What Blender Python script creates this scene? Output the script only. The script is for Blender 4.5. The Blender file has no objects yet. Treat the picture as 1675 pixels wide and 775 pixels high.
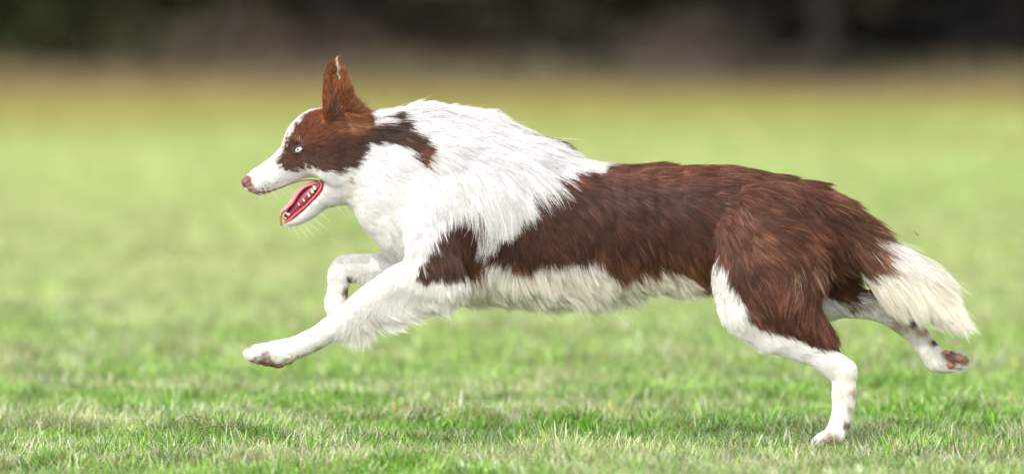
import bpy, math, random
import numpy as np
from mathutils import Vector, Matrix, kdtree
from mathutils.bvhtree import BVHTree

random.seed(7)
rng = np.random.default_rng(7)
S = bpy.context.scene
COL = S.collection

# ------------------------------------------------------------------ camera
DIST, HOR, GND = 12.0, 60.0, 730.0          # metres to the dog; picture rows of the horizon and of the ground under the dog
CAMZ = (GND - HOR) / 1000.0
cam_d = bpy.data.cameras.new("camera")
cam = bpy.data.objects.new("camera", cam_d)
COL.objects.link(cam)
cam_d.sensor_width = 36.0
cam_d.lens = 36.0 * DIST / 1.675
cam_d.shift_y = -(387.5 - HOR) / 1675.0
cam.location = (0, -DIST, CAMZ)
cam.rotation_euler = (math.radians(90), 0, 0)
cam_d.clip_end = 6000
cam_d.dof.use_dof = True
cam_d.dof.focus_distance = DIST - 0.06
cam_d.dof.aperture_fstop = cam_d.lens / 76.0
S.camera = cam

# ------------------------------------------------------------------ sky and sun (bright overcast)
SUN_EL, SUN_AZ = math.radians(42), math.radians(205)       # azimuth from +Y towards +X
w = bpy.data.worlds.new("World"); S.world = w; w.use_nodes = True
nt = w.node_tree
sky = nt.nodes.new("ShaderNodeTexSky"); sky.sky_type = 'NISHITA'; sky.sun_disc = False
sky.sun_elevation = SUN_EL; sky.sun_rotation = SUN_AZ
sky.air_density = 1.0; sky.dust_density = 1.5; sky.ozone_density = 1.0
bg = nt.nodes["Background"]; bg.inputs[1].default_value = 0.15
ovc = nt.nodes.new("ShaderNodeHueSaturation"); ovc.inputs["Saturation"].default_value = 0.28     # thin white overcast takes the blue out
nt.links.new(sky.outputs[0], ovc.inputs["Color"]); nt.links.new(ovc.outputs[0], bg.inputs[0])
sun_d = bpy.data.lights.new("sun", 'SUN'); sun_d.energy = 1.0; sun_d.angle = math.radians(35); sun_d.color = (1.0, 0.95, 0.88)
sun = bpy.data.objects.new("sun", sun_d); COL.objects.link(sun)
sd = Vector((math.sin(SUN_AZ) * math.cos(SUN_EL), math.cos(SUN_AZ) * math.cos(SUN_EL), math.sin(SUN_EL)))
sun.rotation_euler = sd.to_track_quat('Z', 'Y').to_euler()
sun.location = (0, -5, 20)
S.view_settings.view_transform = 'Standard'
S.view_settings.look = 'None'
S.view_settings.exposure = 1.25
S.view_settings.gamma = 1.0
S.cycles.use_denoising = True
S.cycles.max_bounces = 18
S.cycles.diffuse_bounces = 6
S.cycles.glossy_bounces = 14
S.cycles.transmission_bounces = 14
S.cycles.caustics_reflective = False
S.cycles.caustics_refractive = False

# ------------------------------------------------------------------ small helpers
def W(px, py, y=0.0):
    """a point of the photographed plane at depth y (metres behind the dog's middle)"""
    k = (DIST + y) / DIST
    return Vector(((px - 837.5) / 1000 * k, y, CAMZ - (py - HOR) / 1000 * k))

def tag(o, label=None, cat=None, group=None, kind=None):
    if label: o["label"] = label
    if cat: o["category"] = cat
    if group: o["group"] = group
    if kind: o["kind"] = kind
    return o

def link(o, parent=None):
    COL.objects.link(o)
    if parent: o.parent = parent
    return o

def new_mesh(name, verts, faces, mat=None, parent=None, smooth=True):
    me = bpy.data.meshes.new(name)
    me.from_pydata([tuple(v) for v in verts], [], [tuple(f) for f in faces])
    if smooth: me.polygons.foreach_set("use_smooth", [True] * len(me.polygons))
    me.update()
    if mat: me.materials.append(mat)
    return link(bpy.data.objects.new(name, me), parent)

def mesh_np(name, V, quads, mat=None, smooth=True, n=4):
    me = bpy.data.meshes.new(name)
    V = np.asarray(V, np.float32); Q = np.asarray(quads, np.int32)
    me.vertices.add(len(V)); me.vertices.foreach_set("co", V.ravel())
    me.loops.add(Q.size); me.loops.foreach_set("vertex_index", Q.ravel())
    me.polygons.add(len(Q)); me.polygons.foreach_set("loop_start", np.arange(len(Q), dtype=np.int32) * n)
    me.polygons.foreach_set("use_smooth", np.full(len(Q), smooth))
    me.update(calc_edges=True); me.validate()
    if mat: me.materials.append(mat)
    return me

def material(name):
    m = bpy.data.materials.new(name); m.use_nodes = True
    t = m.node_tree
    b = t.nodes.get("Principled BSDF")
    return m, t, b

def N(t, kind, **kw):
    n = t.nodes.new(kind)
    for k, v in kw.items():
        if k.startswith("i_"):
            key = k[2:]
            n.inputs[int(key) if key.isdigit() else key.replace("_", " ")].default_value = v
        else: setattr(n, k, v)
    return n

def simple(name, col, rough=0.5, spec=0.4, sss=0.0, bump=0.0, bscale=900.0, var=0.15, coat=0.0):
    m, t, b = material(name)
    g = N(t, "ShaderNodeNewGeometry")
    nz = N(t, "ShaderNodeTexNoise", i_Scale=bscale * 0.25, i_Detail=4.0)
    t.links.new(g.outputs["Position"], nz.inputs["Vector"])
    mx = N(t, "ShaderNodeMix", data_type='RGBA')
    mx.inputs[6].default_value = (*[c * (1 - var) for c in col], 1)
    mx.inputs[7].default_value = (*[min(1, c * (1 + var)) for c in col], 1)
    t.links.new(nz.outputs[0], mx.inputs[0]); t.links.new(mx.outputs[2], b.inputs["Base Color"])
    b.inputs["Roughness"].default_value = rough
    b.inputs["Specular IOR Level"].default_value = spec
    b.inputs["Coat Weight"].default_value = coat
    b.inputs["Coat Roughness"].default_value = 0.08
    if sss:
        b.inputs["Subsurface Weight"].default_value = sss
        b.inputs["Subsurface Radius"].default_value = (0.004, 0.0015, 0.001)
        b.inputs["Subsurface Scale"].default_value = 1.0
    if bump:
        n2 = N(t, "ShaderNodeTexNoise", i_Scale=bscale, i_Detail=3.0)
        t.links.new(g.outputs["Position"], n2.inputs["Vector"])
        bp = N(t, "ShaderNodeBump", i_Strength=bump, i_Distance=0.001)
        t.links.new(n2.outputs[0], bp.inputs["Height"]); t.links.new(bp.outputs[0], b.inputs["Normal"])
    return m

# numpy value noise, 3-D, for fur and ground
_perm = rng.permutation(4096)
_vals = rng.random(4096).astype(np.float32) * 2 - 1
def vnoise(P, scale, seed=0):
    Q = np.asarray(P, np.float64) * scale + seed * 17.31 + 1000.0
    I = np.floor(Q).astype(np.int64); F = Q - I; F = F * F * (3 - 2 * F)
    def h(i, j, k): return _vals[_perm[(_perm[(_perm[i & 4095] + j) & 4095] + k) & 4095]]
    r = 0
    for a in (0, 1):
        for b in (0, 1):
            for c in (0, 1):
                wt = (F[:, 0] if a else 1 - F[:, 0]) * (F[:, 1] if b else 1 - F[:, 1]) * (F[:, 2] if c else 1 - F[:, 2])
                r = r + wt * h(I[:, 0] + a, I[:, 1] + b, I[:, 2] + c)
    return r
def fbm(P, scale, seed=0, oct=3):
    return sum(vnoise(P, scale * 2 ** i, seed + i) * 0.5 ** i for i in range(oct)) / 1.75

# ================================================================== GROUND
def ground_h(x, y):
    P = np.stack([x, y, np.zeros_like(x)], 1)
    z = 0.010 * vnoise(P, 2.3, 3) + 0.006 * vnoise(P, 7.0, 4)
    far = np.clip((y - 4) / 30, 0, 1)
    z = z + far * 0.05 * vnoise(P, 0.15, 5)
    d = np.exp(-((x - 0.53) ** 2 + (y + 0.07) ** 2) / 0.09)      # level under the planted paw
    return z * (1 - d) - 0.006

def spaced(breaks):
    out = []
    for a, b, s in breaks: out += list(np.arange(a, b, s))
    return np.array(out + [breaks[-1][1]])
gx = spaced([(-900, -100, 100), (-100, -20, 8), (-20, -3, 0.8), (-3, 3, 0.06), (3, 20, 0.8), (20, 100, 8), (100, 900, 100)])
gy = spaced([(-120, -16, 8), (-16, -2.4, 0.8), (-2.4, 4, 0.06), (4, 14, 0.4), (14, 60, 2), (60, 160, 6), (160, 3000, 142)])
GX, GY = np.meshgrid(gx, gy)
gz = ground_h(GX.ravel(), GY.ravel())
gV = np.stack([GX.ravel(), GY.ravel(), gz], 1)
nx, ny = len(gx), len(gy)
ii = (np.arange(ny - 1)[:, None] * nx + np.arange(nx - 1)[None, :]).ravel()
gQ = np.stack([ii, ii + 1, ii + nx + 1, ii + nx], 1)

def zone_colour(t, dark=1.0):
    """colour of the field from near to far as seen on the ground: lawn, dry ochre grass, leaf litter"""
    g = N(t, "ShaderNodeNewGeometry")
    sx = N(t, "ShaderNodeSeparateXYZ"); t.links.new(g.outputs["Position"], sx.inputs[0])
    def noise(scale, detail=3.0, vec=None):
        n = N(t, "ShaderNodeTexNoise", i_Scale=scale, i_Detail=detail)
        t.links.new(g.outputs["Position"], n.inputs["Vector"]); return n
    def mix(a, b, f):
        m = N(t, "ShaderNodeMix", data_type='RGBA')
        for sock, v in ((m.inputs[6], a), (m.inputs[7], b)):
            if isinstance(v, tuple): sock.default_value = (*v, 1)
            else: t.links.new(v, sock)
        t.links.new(f, m.inputs[0]); return m.outputs[2]
    def rng_(sock, a, b, c=0.0, d=1.0):
        r = N(t, "ShaderNodeMapRange"); r.inputs[1].default_value = a; r.inputs[2].default_value = b
        r.inputs[3].default_value = c; r.inputs[4].default_value = d
        t.links.new(sock, r.inputs[0]); return r.outputs[0]
    def madd(a, b, k):
        m = N(t, "ShaderNodeMath", operation='MULTIPLY_ADD'); t.links.new(b, m.inputs[0]); m.inputs[1].default_value = k
        t.links.new(a, m.inputs[2]); return m.outputs[0]
    return g, sx, noise, mix, rng_, madd

LAWN_A, LAWN_B, LAWN_C = (0.18, 0.30, 0.045), (0.34, 0.37, 0.14), (0.42, 0.40, 0.25)
m_ground, t, b = material("lawn_soil")
g, sx, noise, mix, rng_, madd = zone_colour(t)
n1, n2, n3 = noise(0.9), noise(0.13), noise(30.0)
c_near = mix((0.13, 0.095, 0.055), (0.20, 0.16, 0.085), n3.outputs[0])
c_far = mix((0.33, 0.45, 0.09), (0.60, 0.64, 0.30), rng_(n1.outputs[0], .36, .62))
c_far = mix(c_far, (0.46, 0.55, 0.18), rng_(n2.outputs[0], .4, .65))
c_far = mix(c_far, (0.32, 0.43, 0.09), rng_(madd(sx.outputs[0], n2.outputs[0], 4.0), 1.0, 7.0, 0, .55))
c = mix(c_near, c_far, rng_(sx.outputs[1], 4, 22))
yy = madd(sx.outputs[1], noise(0.09).outputs[0], 44.0)
ochre = mix((0.36, 0.31, 0.07), (0.26, 0.31, 0.08), rng_(noise(0.16).outputs[0], .4, .6))
c = mix(c, ochre, rng_(yy, 48, 86))
litter = mix((0.20, 0.13, 0.085), (0.12, 0.10, 0.05), noise(0.3).outputs[0])
c = mix(c, litter, rng_(yy, 68, 100))
c = mix(c, (0.055, 0.042, 0.030), rng_(yy, 104, 140))  # soil darkens further back, shade under the trees painted in
t.links.new(c, b.inputs["Base Color"]); b.inputs["Roughness"].default_value = 0.95
b.inputs["Specular IOR Level"].default_value = 0.1
bp = N(t, "ShaderNodeBump", i_Strength=0.8, i_Distance=0.02); t.links.new(n3.outputs[0], bp.inputs["Height"]); t.links.new(bp.outputs[0], b.inputs["Normal"])
ground = link(bpy.data.objects.new("ground", mesh_np("ground", gV, gQ, m_ground)))
tag(ground, "open grass field running back to a dark wood", kind="structure")

# ------------------------------------------------------------------ grass: tufts instanced by one geometry node tree
m_grass, t, b = material("grass_blades")
g, sx, noise, mix, rng_, madd = zone_colour(t)
at = N(t, "ShaderNodeAttribute", attribute_name="col")
pn = noise(1.3, 3.0); pn2 = noise(6.0, 2.0)
hs = N(t, "ShaderNodeHueSaturation")
t.links.new(at.outputs["Color"], hs.inputs["Color"])
f1 = rng_(pn.outputs[0], .38, .66)
pale = mix(at.outputs["Color"], (0.66, 0.68, 0.34), rng_(pn2.outputs[0], .45, .7, 0, .4))
cc = mix(at.outputs["Color"], pale, f1)
cc = mix(cc, (0.55, 0.62, 0.25), rng_(sx.outputs[1], .3, 8, 0, .70))
cc = mix(cc, (0.66, 0.66, 0.36), rng_(noise(0.8).outputs[0], .50, .68, 0, .35))
hv = N(t, "ShaderNodeHueSaturation"); t.links.new(cc, hv.inputs["Color"]); t.links.new(rng_(noise(13.0).outputs[0], .35, .65, .55, 1.25), hv.inputs["Value"]); cc = hv.outputs[0]
yy = madd(sx.outputs[1], noise(0.09).outputs[0], 44.0)
cc = mix(cc, (0.36, 0.29, 0.06), rng_(yy, 48, 84))
cc = mix(cc, (0.22, 0.15, 0.10), rng_(yy, 72, 98))
t.links.new(cc, b.inputs["Base Color"])
b.inputs["Roughness"].default_value = 0.45; b.inputs["Specular IOR Level"].default_value = 0.3
tr = N(t, "ShaderNodeBsdfTranslucent"); t.links.new(cc, tr.inputs[0])
ms = N(t, "ShaderNodeMixShader", i_0=0.35)
out = t.nodes["Material Output"]
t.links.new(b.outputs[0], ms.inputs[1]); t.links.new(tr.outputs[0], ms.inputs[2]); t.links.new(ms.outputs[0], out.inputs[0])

def blade(V, F, C, base, h, wd, az, lean, col, bend=1.0, segs=3):
    i0 = len(V)
    d = np.array([math.cos(az), math.sin(az), 0.0]); s = np.array([-d[1], d[0], 0.0])
    for k in range(segs):
        u = k / segs
        th = lean * (0.4 + bend * u)
        p = base + d * (h * u * math.sin(th)) + np.array([0, 0, h * u * math.cos(th)])
        ww = wd * (1 - 0.55 * u) * 0.5
        V.append(p - s * ww); V.append(p + s * ww + np.array([0, 0, 0.15 * ww]))
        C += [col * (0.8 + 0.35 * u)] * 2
    th = lean * (0.4 + bend)
    V.append(base + d * (h * math.sin(th)) + np.array([0, 0, h * math.cos(th)])); C.append(col * 1.15)
    for k in range(segs - 1):
        a = i0 + 2 * k; F.append((a, a + 1, a + 3)); F.append((a, a + 3, a + 2))
    a = i0 + 2 * (segs - 1); F.append((a, a + 1, a + 2))

GREENS = [(0.19, 0.46, 0.03), (0.28, 0.58, 0.04), (0.40, 0.66, 0.08), (0.06, 0.19, 0.02), (0.11, 0.31, 0.025), (0.15, 0.38, 0.03), (0.58, 0.72, 0.30)]
STRAWS = [(0.70, 0.62, 0.42), (0.88, 0.86, 0.70), (0.85, 0.82, 0.62), (0.85, 0.46, 0.10), (0.26, 0.16, 0.10)]
tufts = bpy.data.collections.new("grass_tufts")
def make_tuft(idx, kind):
    V, F, C = [], [], []
    R = random.Random(100 + idx)
    nb = {'lawn': 60, 'straw': 46, 'tall': 22}[kind]
    for k in range(nb):
        a, r = R.random() * 6.283, 0.045 * math.sqrt(R.random())
        if kind == 'tall': r *= 0.35
        base = np.array([r * math.cos(a), r * math.sin(a), -0.004])
        if kind == 'lawn':
            dry = R.random() < 0.13
            col = np.array(R.choice(STRAWS if dry else GREENS)) * R.uniform(.8, 1.2)
            h = R.uniform(.012, .032); blade(V, F, C, base, h, R.uniform(.0012, .0027), R.random() * 6.283, R.uniform(.3, 1.35), col, R.uniform(.4, 1.1))
        elif kind == 'straw':
            col = np.array(R.choice(STRAWS if R.random() < .5 else GREENS)) * R.uniform(.75, 1.15)
            base[2] = R.uniform(.0, .010)
            h = R.uniform(.015, .045); blade(V, F, C, base, h, R.uniform(.0010, .0024), R.random() * 6.283, R.uniform(.9, 1.35), col, R.uniform(.1, .3))
        else:
            col = np.array(R.choice(GREENS)) * R.uniform(.8, 1.2)
            h = R.uniform(.026, .052); blade(V, F, C, base, h, R.uniform(.0018, .0036), a + R.uniform(-.5, .5), R.uniform(.25, .9), col, R.uniform(.5, 1.2), 4)
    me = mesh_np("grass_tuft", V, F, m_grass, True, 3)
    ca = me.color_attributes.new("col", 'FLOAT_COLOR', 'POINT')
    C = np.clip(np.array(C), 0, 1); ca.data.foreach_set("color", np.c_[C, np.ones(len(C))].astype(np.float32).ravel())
    o = bpy.data.objects.new("tuft_%02d" % idx, me); tufts.objects.link(o)
kinds = ['lawn'] * 6 + ['straw'] * 4 + ['tall'] * 4
for i, k in enumerate(kinds): make_tuft(i, k)

def scatter(n, y0, y1, spread, smin, smax, pw=1.0):
    y = y0 + (y1 - y0) * rng.random(n) ** pw
    half = (0.8375 * (y + DIST) / DIST) * 1.15 + spread
    x = (rng.random(n) * 2 - 1) * half
    P = np.stack([x, y, np.zeros(n)], 1)
    m = vnoise(P, 3.0, 11) * 0.7 + rng.random(n)
    idx = np.where(m < 0.82, rng.integers(0, 6, n), np.where(m < 1.18, rng.integers(6, 10, n), rng.integers(10, 14, n)))
    tl = vnoise(P, 7.0, 14) > .35
    idx = np.where(tl & (rng.random(n) < 0.45), rng.integers(10, 14, n), idx)
    sc = rng.uniform(smin, smax, n) * (1 + 0.32 * vnoise(P, 5.0, 12)) * np.where(tl, 1.15, 1)
    return x, y, idx, sc
parts = [scatter(33000, -1.9, 2.2, 0.7, 0.6, 1.1), scatter(17000, 2.2, 9, 1.0, 1.1, 1.7), scatter(16000, 9, 32, 1.0, 1.8, 3.2), scatter(11000, 32, 66, 2.0, 2.6, 4.5)]
x = np.concatenate([p[0] for p in parts]); y = np.concatenate([p[1] for p in parts])
idx = np.concatenate([p[2] for p in parts]); sc = np.concatenate([p[3] for p in parts])
z = ground_h(x, y)
keep = ~(((x - 0.53) ** 2 + ((y + 0.075) * 0.8) ** 2 < 0.013 ** 2))
bare = np.zeros(len(x), bool)
for (bx, by, br) in [(W(360, 700).x, 0.02, .10), (W(640, 716).x, 0.10, .09), (W(1265, 735).x, -0.22, .10), (W(160, 760).x, -0.62, .16), (W(980, 745).x, -0.25, .07), (W(560, 640).x, 1.1, .16), (W(1150, 650).x, 1.0, .12)]:
    bare |= ((x - bx) / 1.6) ** 2 + (y - by) ** 2 < (br * (0.7 + 0.5 * rng.random(len(x)))) ** 2
keep &= ~(bare & (rng.random(len(x)) < .8))
x, y, z, idx, sc = x[keep], y[keep], z[keep], idx[keep], sc[keep]
pm = bpy.data.meshes.new("grass")
pm.vertices.add(len(x)); pm.vertices.foreach_set("co", np.stack([x, y, z], 1).astype(np.float32).ravel())
a_ = pm.attributes.new("pick", 'INT', 'POINT'); a_.data.foreach_set("value", idx.astype(np.int32))
a_ = pm.attributes.new("size", 'FLOAT_VECTOR', 'POINT'); a_.data.foreach_set("vector", np.stack([sc, sc, np.where(sc > 1.3, 1.3 + (sc - 1.3) * .12, sc * .85)], 1).astype(np.float32).ravel())
rot = np.stack([rng.normal(0, .12, len(x)), rng.normal(0, .12, len(x)), rng.random(len(x)) * 6.283], 1)
a_ = pm.attributes.new("turn", 'FLOAT_VECTOR', 'POINT'); a_.data.foreach_set("vector", rot.astype(np.float32).ravel())
pm.materials.append(m_grass)
grass = link(bpy.data.objects.new("grass", pm))
tag(grass, "short lawn of green blades mixed with pale dry straw", kind="stuff")
ng = bpy.data.node_groups.new("scatter_grass", 'GeometryNodeTree')
ng.interface.new_socket(name="Geometry", in_out='INPUT', socket_type='NodeSocketGeometry')
ng.interface.new_socket(name="Geometry", in_out='OUTPUT', socket_type='NodeSocketGeometry')
gi = ng.nodes.new("NodeGroupInput"); go = ng.nodes.new("NodeGroupOutput")
iop = ng.nodes.new("GeometryNodeInstanceOnPoints"); ci = ng.nodes.new("GeometryNodeCollectionInfo")
ci.inputs["Collection"].default_value = tufts; ci.inputs["Separate Children"].default_value = True; ci.inputs["Reset Children"].default_value = True
def named(name, typ):
    n = ng.nodes.new("GeometryNodeInputNamedAttribute"); n.data_type = typ; n.inputs["Name"].default_value = name
    return [o for o in n.outputs if o.enabled][0]
e2r = ng.nodes.new("FunctionNodeEulerToRotation")
L = ng.links.new
L(gi.outputs[0], iop.inputs["Points"]); L(ci.outputs[0], iop.inputs["Instance"]); iop.inputs["Pick Instance"].default_value = True
L(named("pick", 'INT'), iop.inputs["Instance Index"]); L(named("turn", 'FLOAT_VECTOR'), e2r.inputs[0]); L(e2r.outputs[0], iop.inputs["Rotation"])
L(named("size", 'FLOAT_VECTOR'), iop.inputs["Scale"]); L(iop.outputs[0], go.inputs[0])
gm = grass.modifiers.new("scatter", 'NODES'); gm.node_group = ng

# ================================================================== WOOD AT THE FAR EDGE
m_bark = simple("bark", (0.034, 0.027, 0.022), 0.9, 0.1, bscale=8, var=.4)
def leaf_material(name, c1, c2, sc):
    m, t, b = material(name)
    g, sx, noise, mix, rng_, madd = zone_colour(t)
    n = noise(sc, 3.0)
    c = mix(c1, c2, rng_(n.outputs[0], .35, .65))
    t.links.new(c, b.inputs["Base Color"]); b.inputs["Roughness"].default_value = .7; b.inputs["Specular IOR Level"].default_value = .15
    return m
m_leaf = leaf_material("wood_leaves", (0.045, 0.055, 0.02), (0.07, 0.055, 0.035), 0.2)
m_under, t, b = material("undergrowth_leaves")
g, sx, noise, mix, rng_, madd = zone_colour(t)
xx = madd(sx.outputs[0], noise(.15).outputs[0], 5.0)
c = mix((0.045, 0.058, 0.016), (0.105, 0.078, 0.060), rng_(xx, -6.5, -1.5))
c = mix(c, (0.07, 0.07, 0.045), rng_(xx, 1.5, 3.5, 0, .7)); c = mix(c, (0.10, 0.074, 0.062), rng_(xx, 3.5, 5.5, 0, .8)); c = mix(c, (0.022, 0.022, 0.017), rng_(xx, 5.8, 8.0))
t.links.new(c, b.inputs["Base Color"]); b.inputs["Roughness"].default_value = .8; b.inputs["Specular IOR Level"].default_value = .1

def leaf_cloud(centres, radii, n, size, R):
    centres = np.array(centres, float); radii = np.array(radii, float)
    k = R.integers(0, len(centres), n)
    d = R.normal(size=(n, 3)); d /= np.linalg.norm(d, axis=1)[:, None]
    p = centres[k] + d * (radii[k] * R.random(n)[:, None] ** .4)
    a = R.normal(size=(n, 3)); a /= np.linalg.norm(a, axis=1)[:, None]
    b = np.cross(a, R.normal(size=(n, 3))); b /= np.linalg.norm(b, axis=1)[:, None]
    s = size * R.uniform(.6, 1.4, (n, 1))
    V = np.concatenate([p - a * s, p + b * s * .5, p + a * s, p - b * s * .5], 1).reshape(-1, 3)
    return V, np.arange(n * 4).reshape(-1, 4)

def tube(path, radii, sides=8):
    V, F = [], []
    path = [Vector(p) for p in path]
    for i, p in enumerate(path):
        d = (path[min(i + 1, len(path) - 1)] - path[max(i - 1, 0)]).normalized()
        a = d.orthogonal().normalized(); b_ = d.cross(a)
        if i and (a.dot(pa) < 0.99):
            a = (pa - d * pa.dot(d)).normalized(); b_ = d.cross(a)
        pa = a
        for k in range(sides):
            th = 2 * math.pi * k / sides
            V.append(p + (a * math.cos(th) + b_ * math.sin(th)) * radii[i])
    for i in range(len(path) - 1):
        for k in range(sides):
            F.append((i * sides + k, i * sides + (k + 1) % sides, (i + 1) * sides + (k + 1) % sides, (i + 1) * sides + k))
    F.append(tuple(range(sides))[::-1]); F.append(tuple((len(path) - 1) * sides + k for k in range(sides)))
    return V, F

tree_meshes = []
for v in range(3):
    R = np.random.default_rng(50 + v)
    V, F = [], []
    def addt(path, rad, sides=8):
        a, f = tube(path, rad, sides); o = len(V); V.extend(a); F.extend([tuple(q + o for q in x_) for x_ in f])
    top = 5.2
    addt([(0, 0, -.3), (0, 0, .05), (.05, 0, 1.5), (-.05, .05, 3.2), (.1, 0, top), (.0, .1, 8.5)], [.42, .33, .27, .23, .17, .05], 10)
    cents = [(0, 0, 6.5), (0, 0, 8.5)]
    for k in range(9):
        a = k * 2.4 + R.random(); z0 = R.uniform(1.9, 5.5); ln = R.uniform(2.0, 3.4)
        e = (math.cos(a) * ln, math.sin(a) * ln, z0 + R.uniform(.8, 2.0))
        addt([(0, 0, z0), (e[0] * .5, e[1] * .5, z0 + .5), e], [.12, .07, .02], 5)
        cents.append(e)
    trunk_me = bpy.data.meshes.new("trunk"); trunk_me.from_pydata([tuple(q) for q in V], [], F); trunk_me.materials.append(m_bark)
    cv, cf = leaf_cloud(cents, [[1.9, 1.9, 1.5]] * len(cents), 5200, .2, R)
    crown_me = mesh_np("crown", cv, cf, m_leaf, False)
    tree_meshes.append((trunk_me, crown_me))
tp = []
xs_ = [-30, -25.5, -21, -16.5, -12.6, -9.3, -6.1, -3.0, .7, 3.4, 6.6, 9.4, 13.0, 17, 21, 25.5, 30]
for k, tx in enumerate(xs_): tp.append((tx + .9 * math.sin(k * 2.3), 124 + 5 * (.5 + .5 * math.sin(k * 1.7))))
for k, (tx, ty) in enumerate(tp):
    tr_, cr_ = tree_meshes[k % 3]
    e = bpy.data.objects.new("woodland_tree", None); link(e)
    e.location = (tx, ty, 0); e.rotation_euler = (0, 0, k * 2.1); s = 1 + .14 * math.sin(k * 3.1); e.scale = (s, s, s)
    tag(e, "dim brown woodland tree standing blurred in the dark wood edge", "tree", "trees along the far edge of the field")
    link(bpy.data.objects.new("trunk", tr_), e); link(bpy.data.objects.new("crown", cr_), e)
# undergrowth and the mass of the wood behind
R = np.random.default_rng(77)
cs, rs = [], []
for k in range(260):
    bx, by = R.uniform(-42, 42), R.uniform(123, 136)
    cs.append((bx, by, R.uniform(.2, 1.0))); rs.append((1.5, 1.2, R.uniform(.5, 1.1)))
for k in range(70):
    bx, by = R.uniform(-30, 30), R.uniform(98, 122)
    cs.append((bx, by, .05)); rs.append((R.uniform(.5, 1.4), .8, R.uniform(.15, .42)))
cv, cf = leaf_cloud(cs, rs, 42000, .16, R)
under = link(bpy.data.objects.new("undergrowth", mesh_np("undergrowth", cv, cf, m_under, False)))
tag(under, "dark tangled undergrowth along the foot of the wood", kind="stuff")
cs, rs = [], []
for k in range(800):
    cs.append((R.uniform(-115, 115), R.uniform(140, 158), R.uniform(0, 11))); rs.append((3.2, 3.0, 2.6))
cv, cf = leaf_cloud(cs, rs, 170000, .62, R)
wood = link(bpy.data.objects.new("far_wood", mesh_np("far_wood", cv, cf, m_leaf, False)))
tag(wood, "deep dark wood closing off the field", kind="stuff")
# tall dry grass and seed heads between field and wood
n = 22000
bx = R.uniform(-22, 22, n); by = 46 + 28 * R.random(n)
hh = R.uniform(.03, .09, n)
az = R.uniform(0, 6.283, n); wv = np.stack([np.cos(az), np.sin(az), 0 * az], 1) * .012
p0 = np.stack([bx, by, 0 * bx], 1); p1 = p0 + np.stack([R.normal(0, .05, n), R.normal(0, .05, n), hh], 1)
V = np.stack([p0 - wv, p0 + wv, p1 + wv * .3, p1 - wv * .3], 1).reshape(-1, 3)
m_dry = leaf_material("dry_stems", (0.38, 0.31, 0.07), (0.24, 0.22, 0.09), 0.12)
dry = link(bpy.data.objects.new("dry_grass", mesh_np("dry_grass", V, np.arange(n * 4).reshape(-1, 4), m_dry, False)))
tag(dry, "band of tall ochre dry grass before the wood", kind="stuff")

n = 24000
bx = R.uniform(-24, 24, n); by = 66 + 52 * R.random(n) ** .8
hh = R.uniform(.05, .36, n) * np.clip((by - 62) / 46, .2, 1.0) * (.75 + .9 * vnoise(np.stack([bx, by * .3, 0 * bx], 1), .45, 90))
az = R.uniform(0, 6.283, n); wv = np.stack([np.cos(az), np.sin(az), 0 * az], 1) * .03
p0 = np.stack([bx, by, 0 * bx], 1); p1 = p0 + np.stack([R.normal(0, .10, n), R.normal(0, .10, n), hh], 1)
V = np.stack([p0 - wv, p0 + wv, p1 + wv * .3, p1 - wv * .3], 1).reshape(-1, 3)
m_brk, t, b = material("bracken_fronds")
g, sx, noise, mix, rng_, madd = zone_colour(t)
c = mix((0.26, 0.19, 0.10), (0.17, 0.17, 0.06), rng_(noise(.12).outputs[0], .4, .6))
c = mix(c, mix((0.10, 0.074, 0.055), (0.06, 0.06, 0.03), rng_(noise(.10).outputs[0], .4, .6)), rng_(sx.outputs[1], 74, 112))  # fronds darken towards the wood: tree shade put into their colour
t.links.new(c, b.inputs["Base Color"]); b.inputs["Roughness"].default_value = .8; b.inputs["Specular IOR Level"].default_value = .1
brk = link(bpy.data.objects.new("dead_bracken", mesh_np("dead_bracken", V, np.arange(n * 4).reshape(-1, 4), m_brk, False)))
tag(brk, "strip of dead brown bracken at the foot of the wood", kind="stuff")

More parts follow.
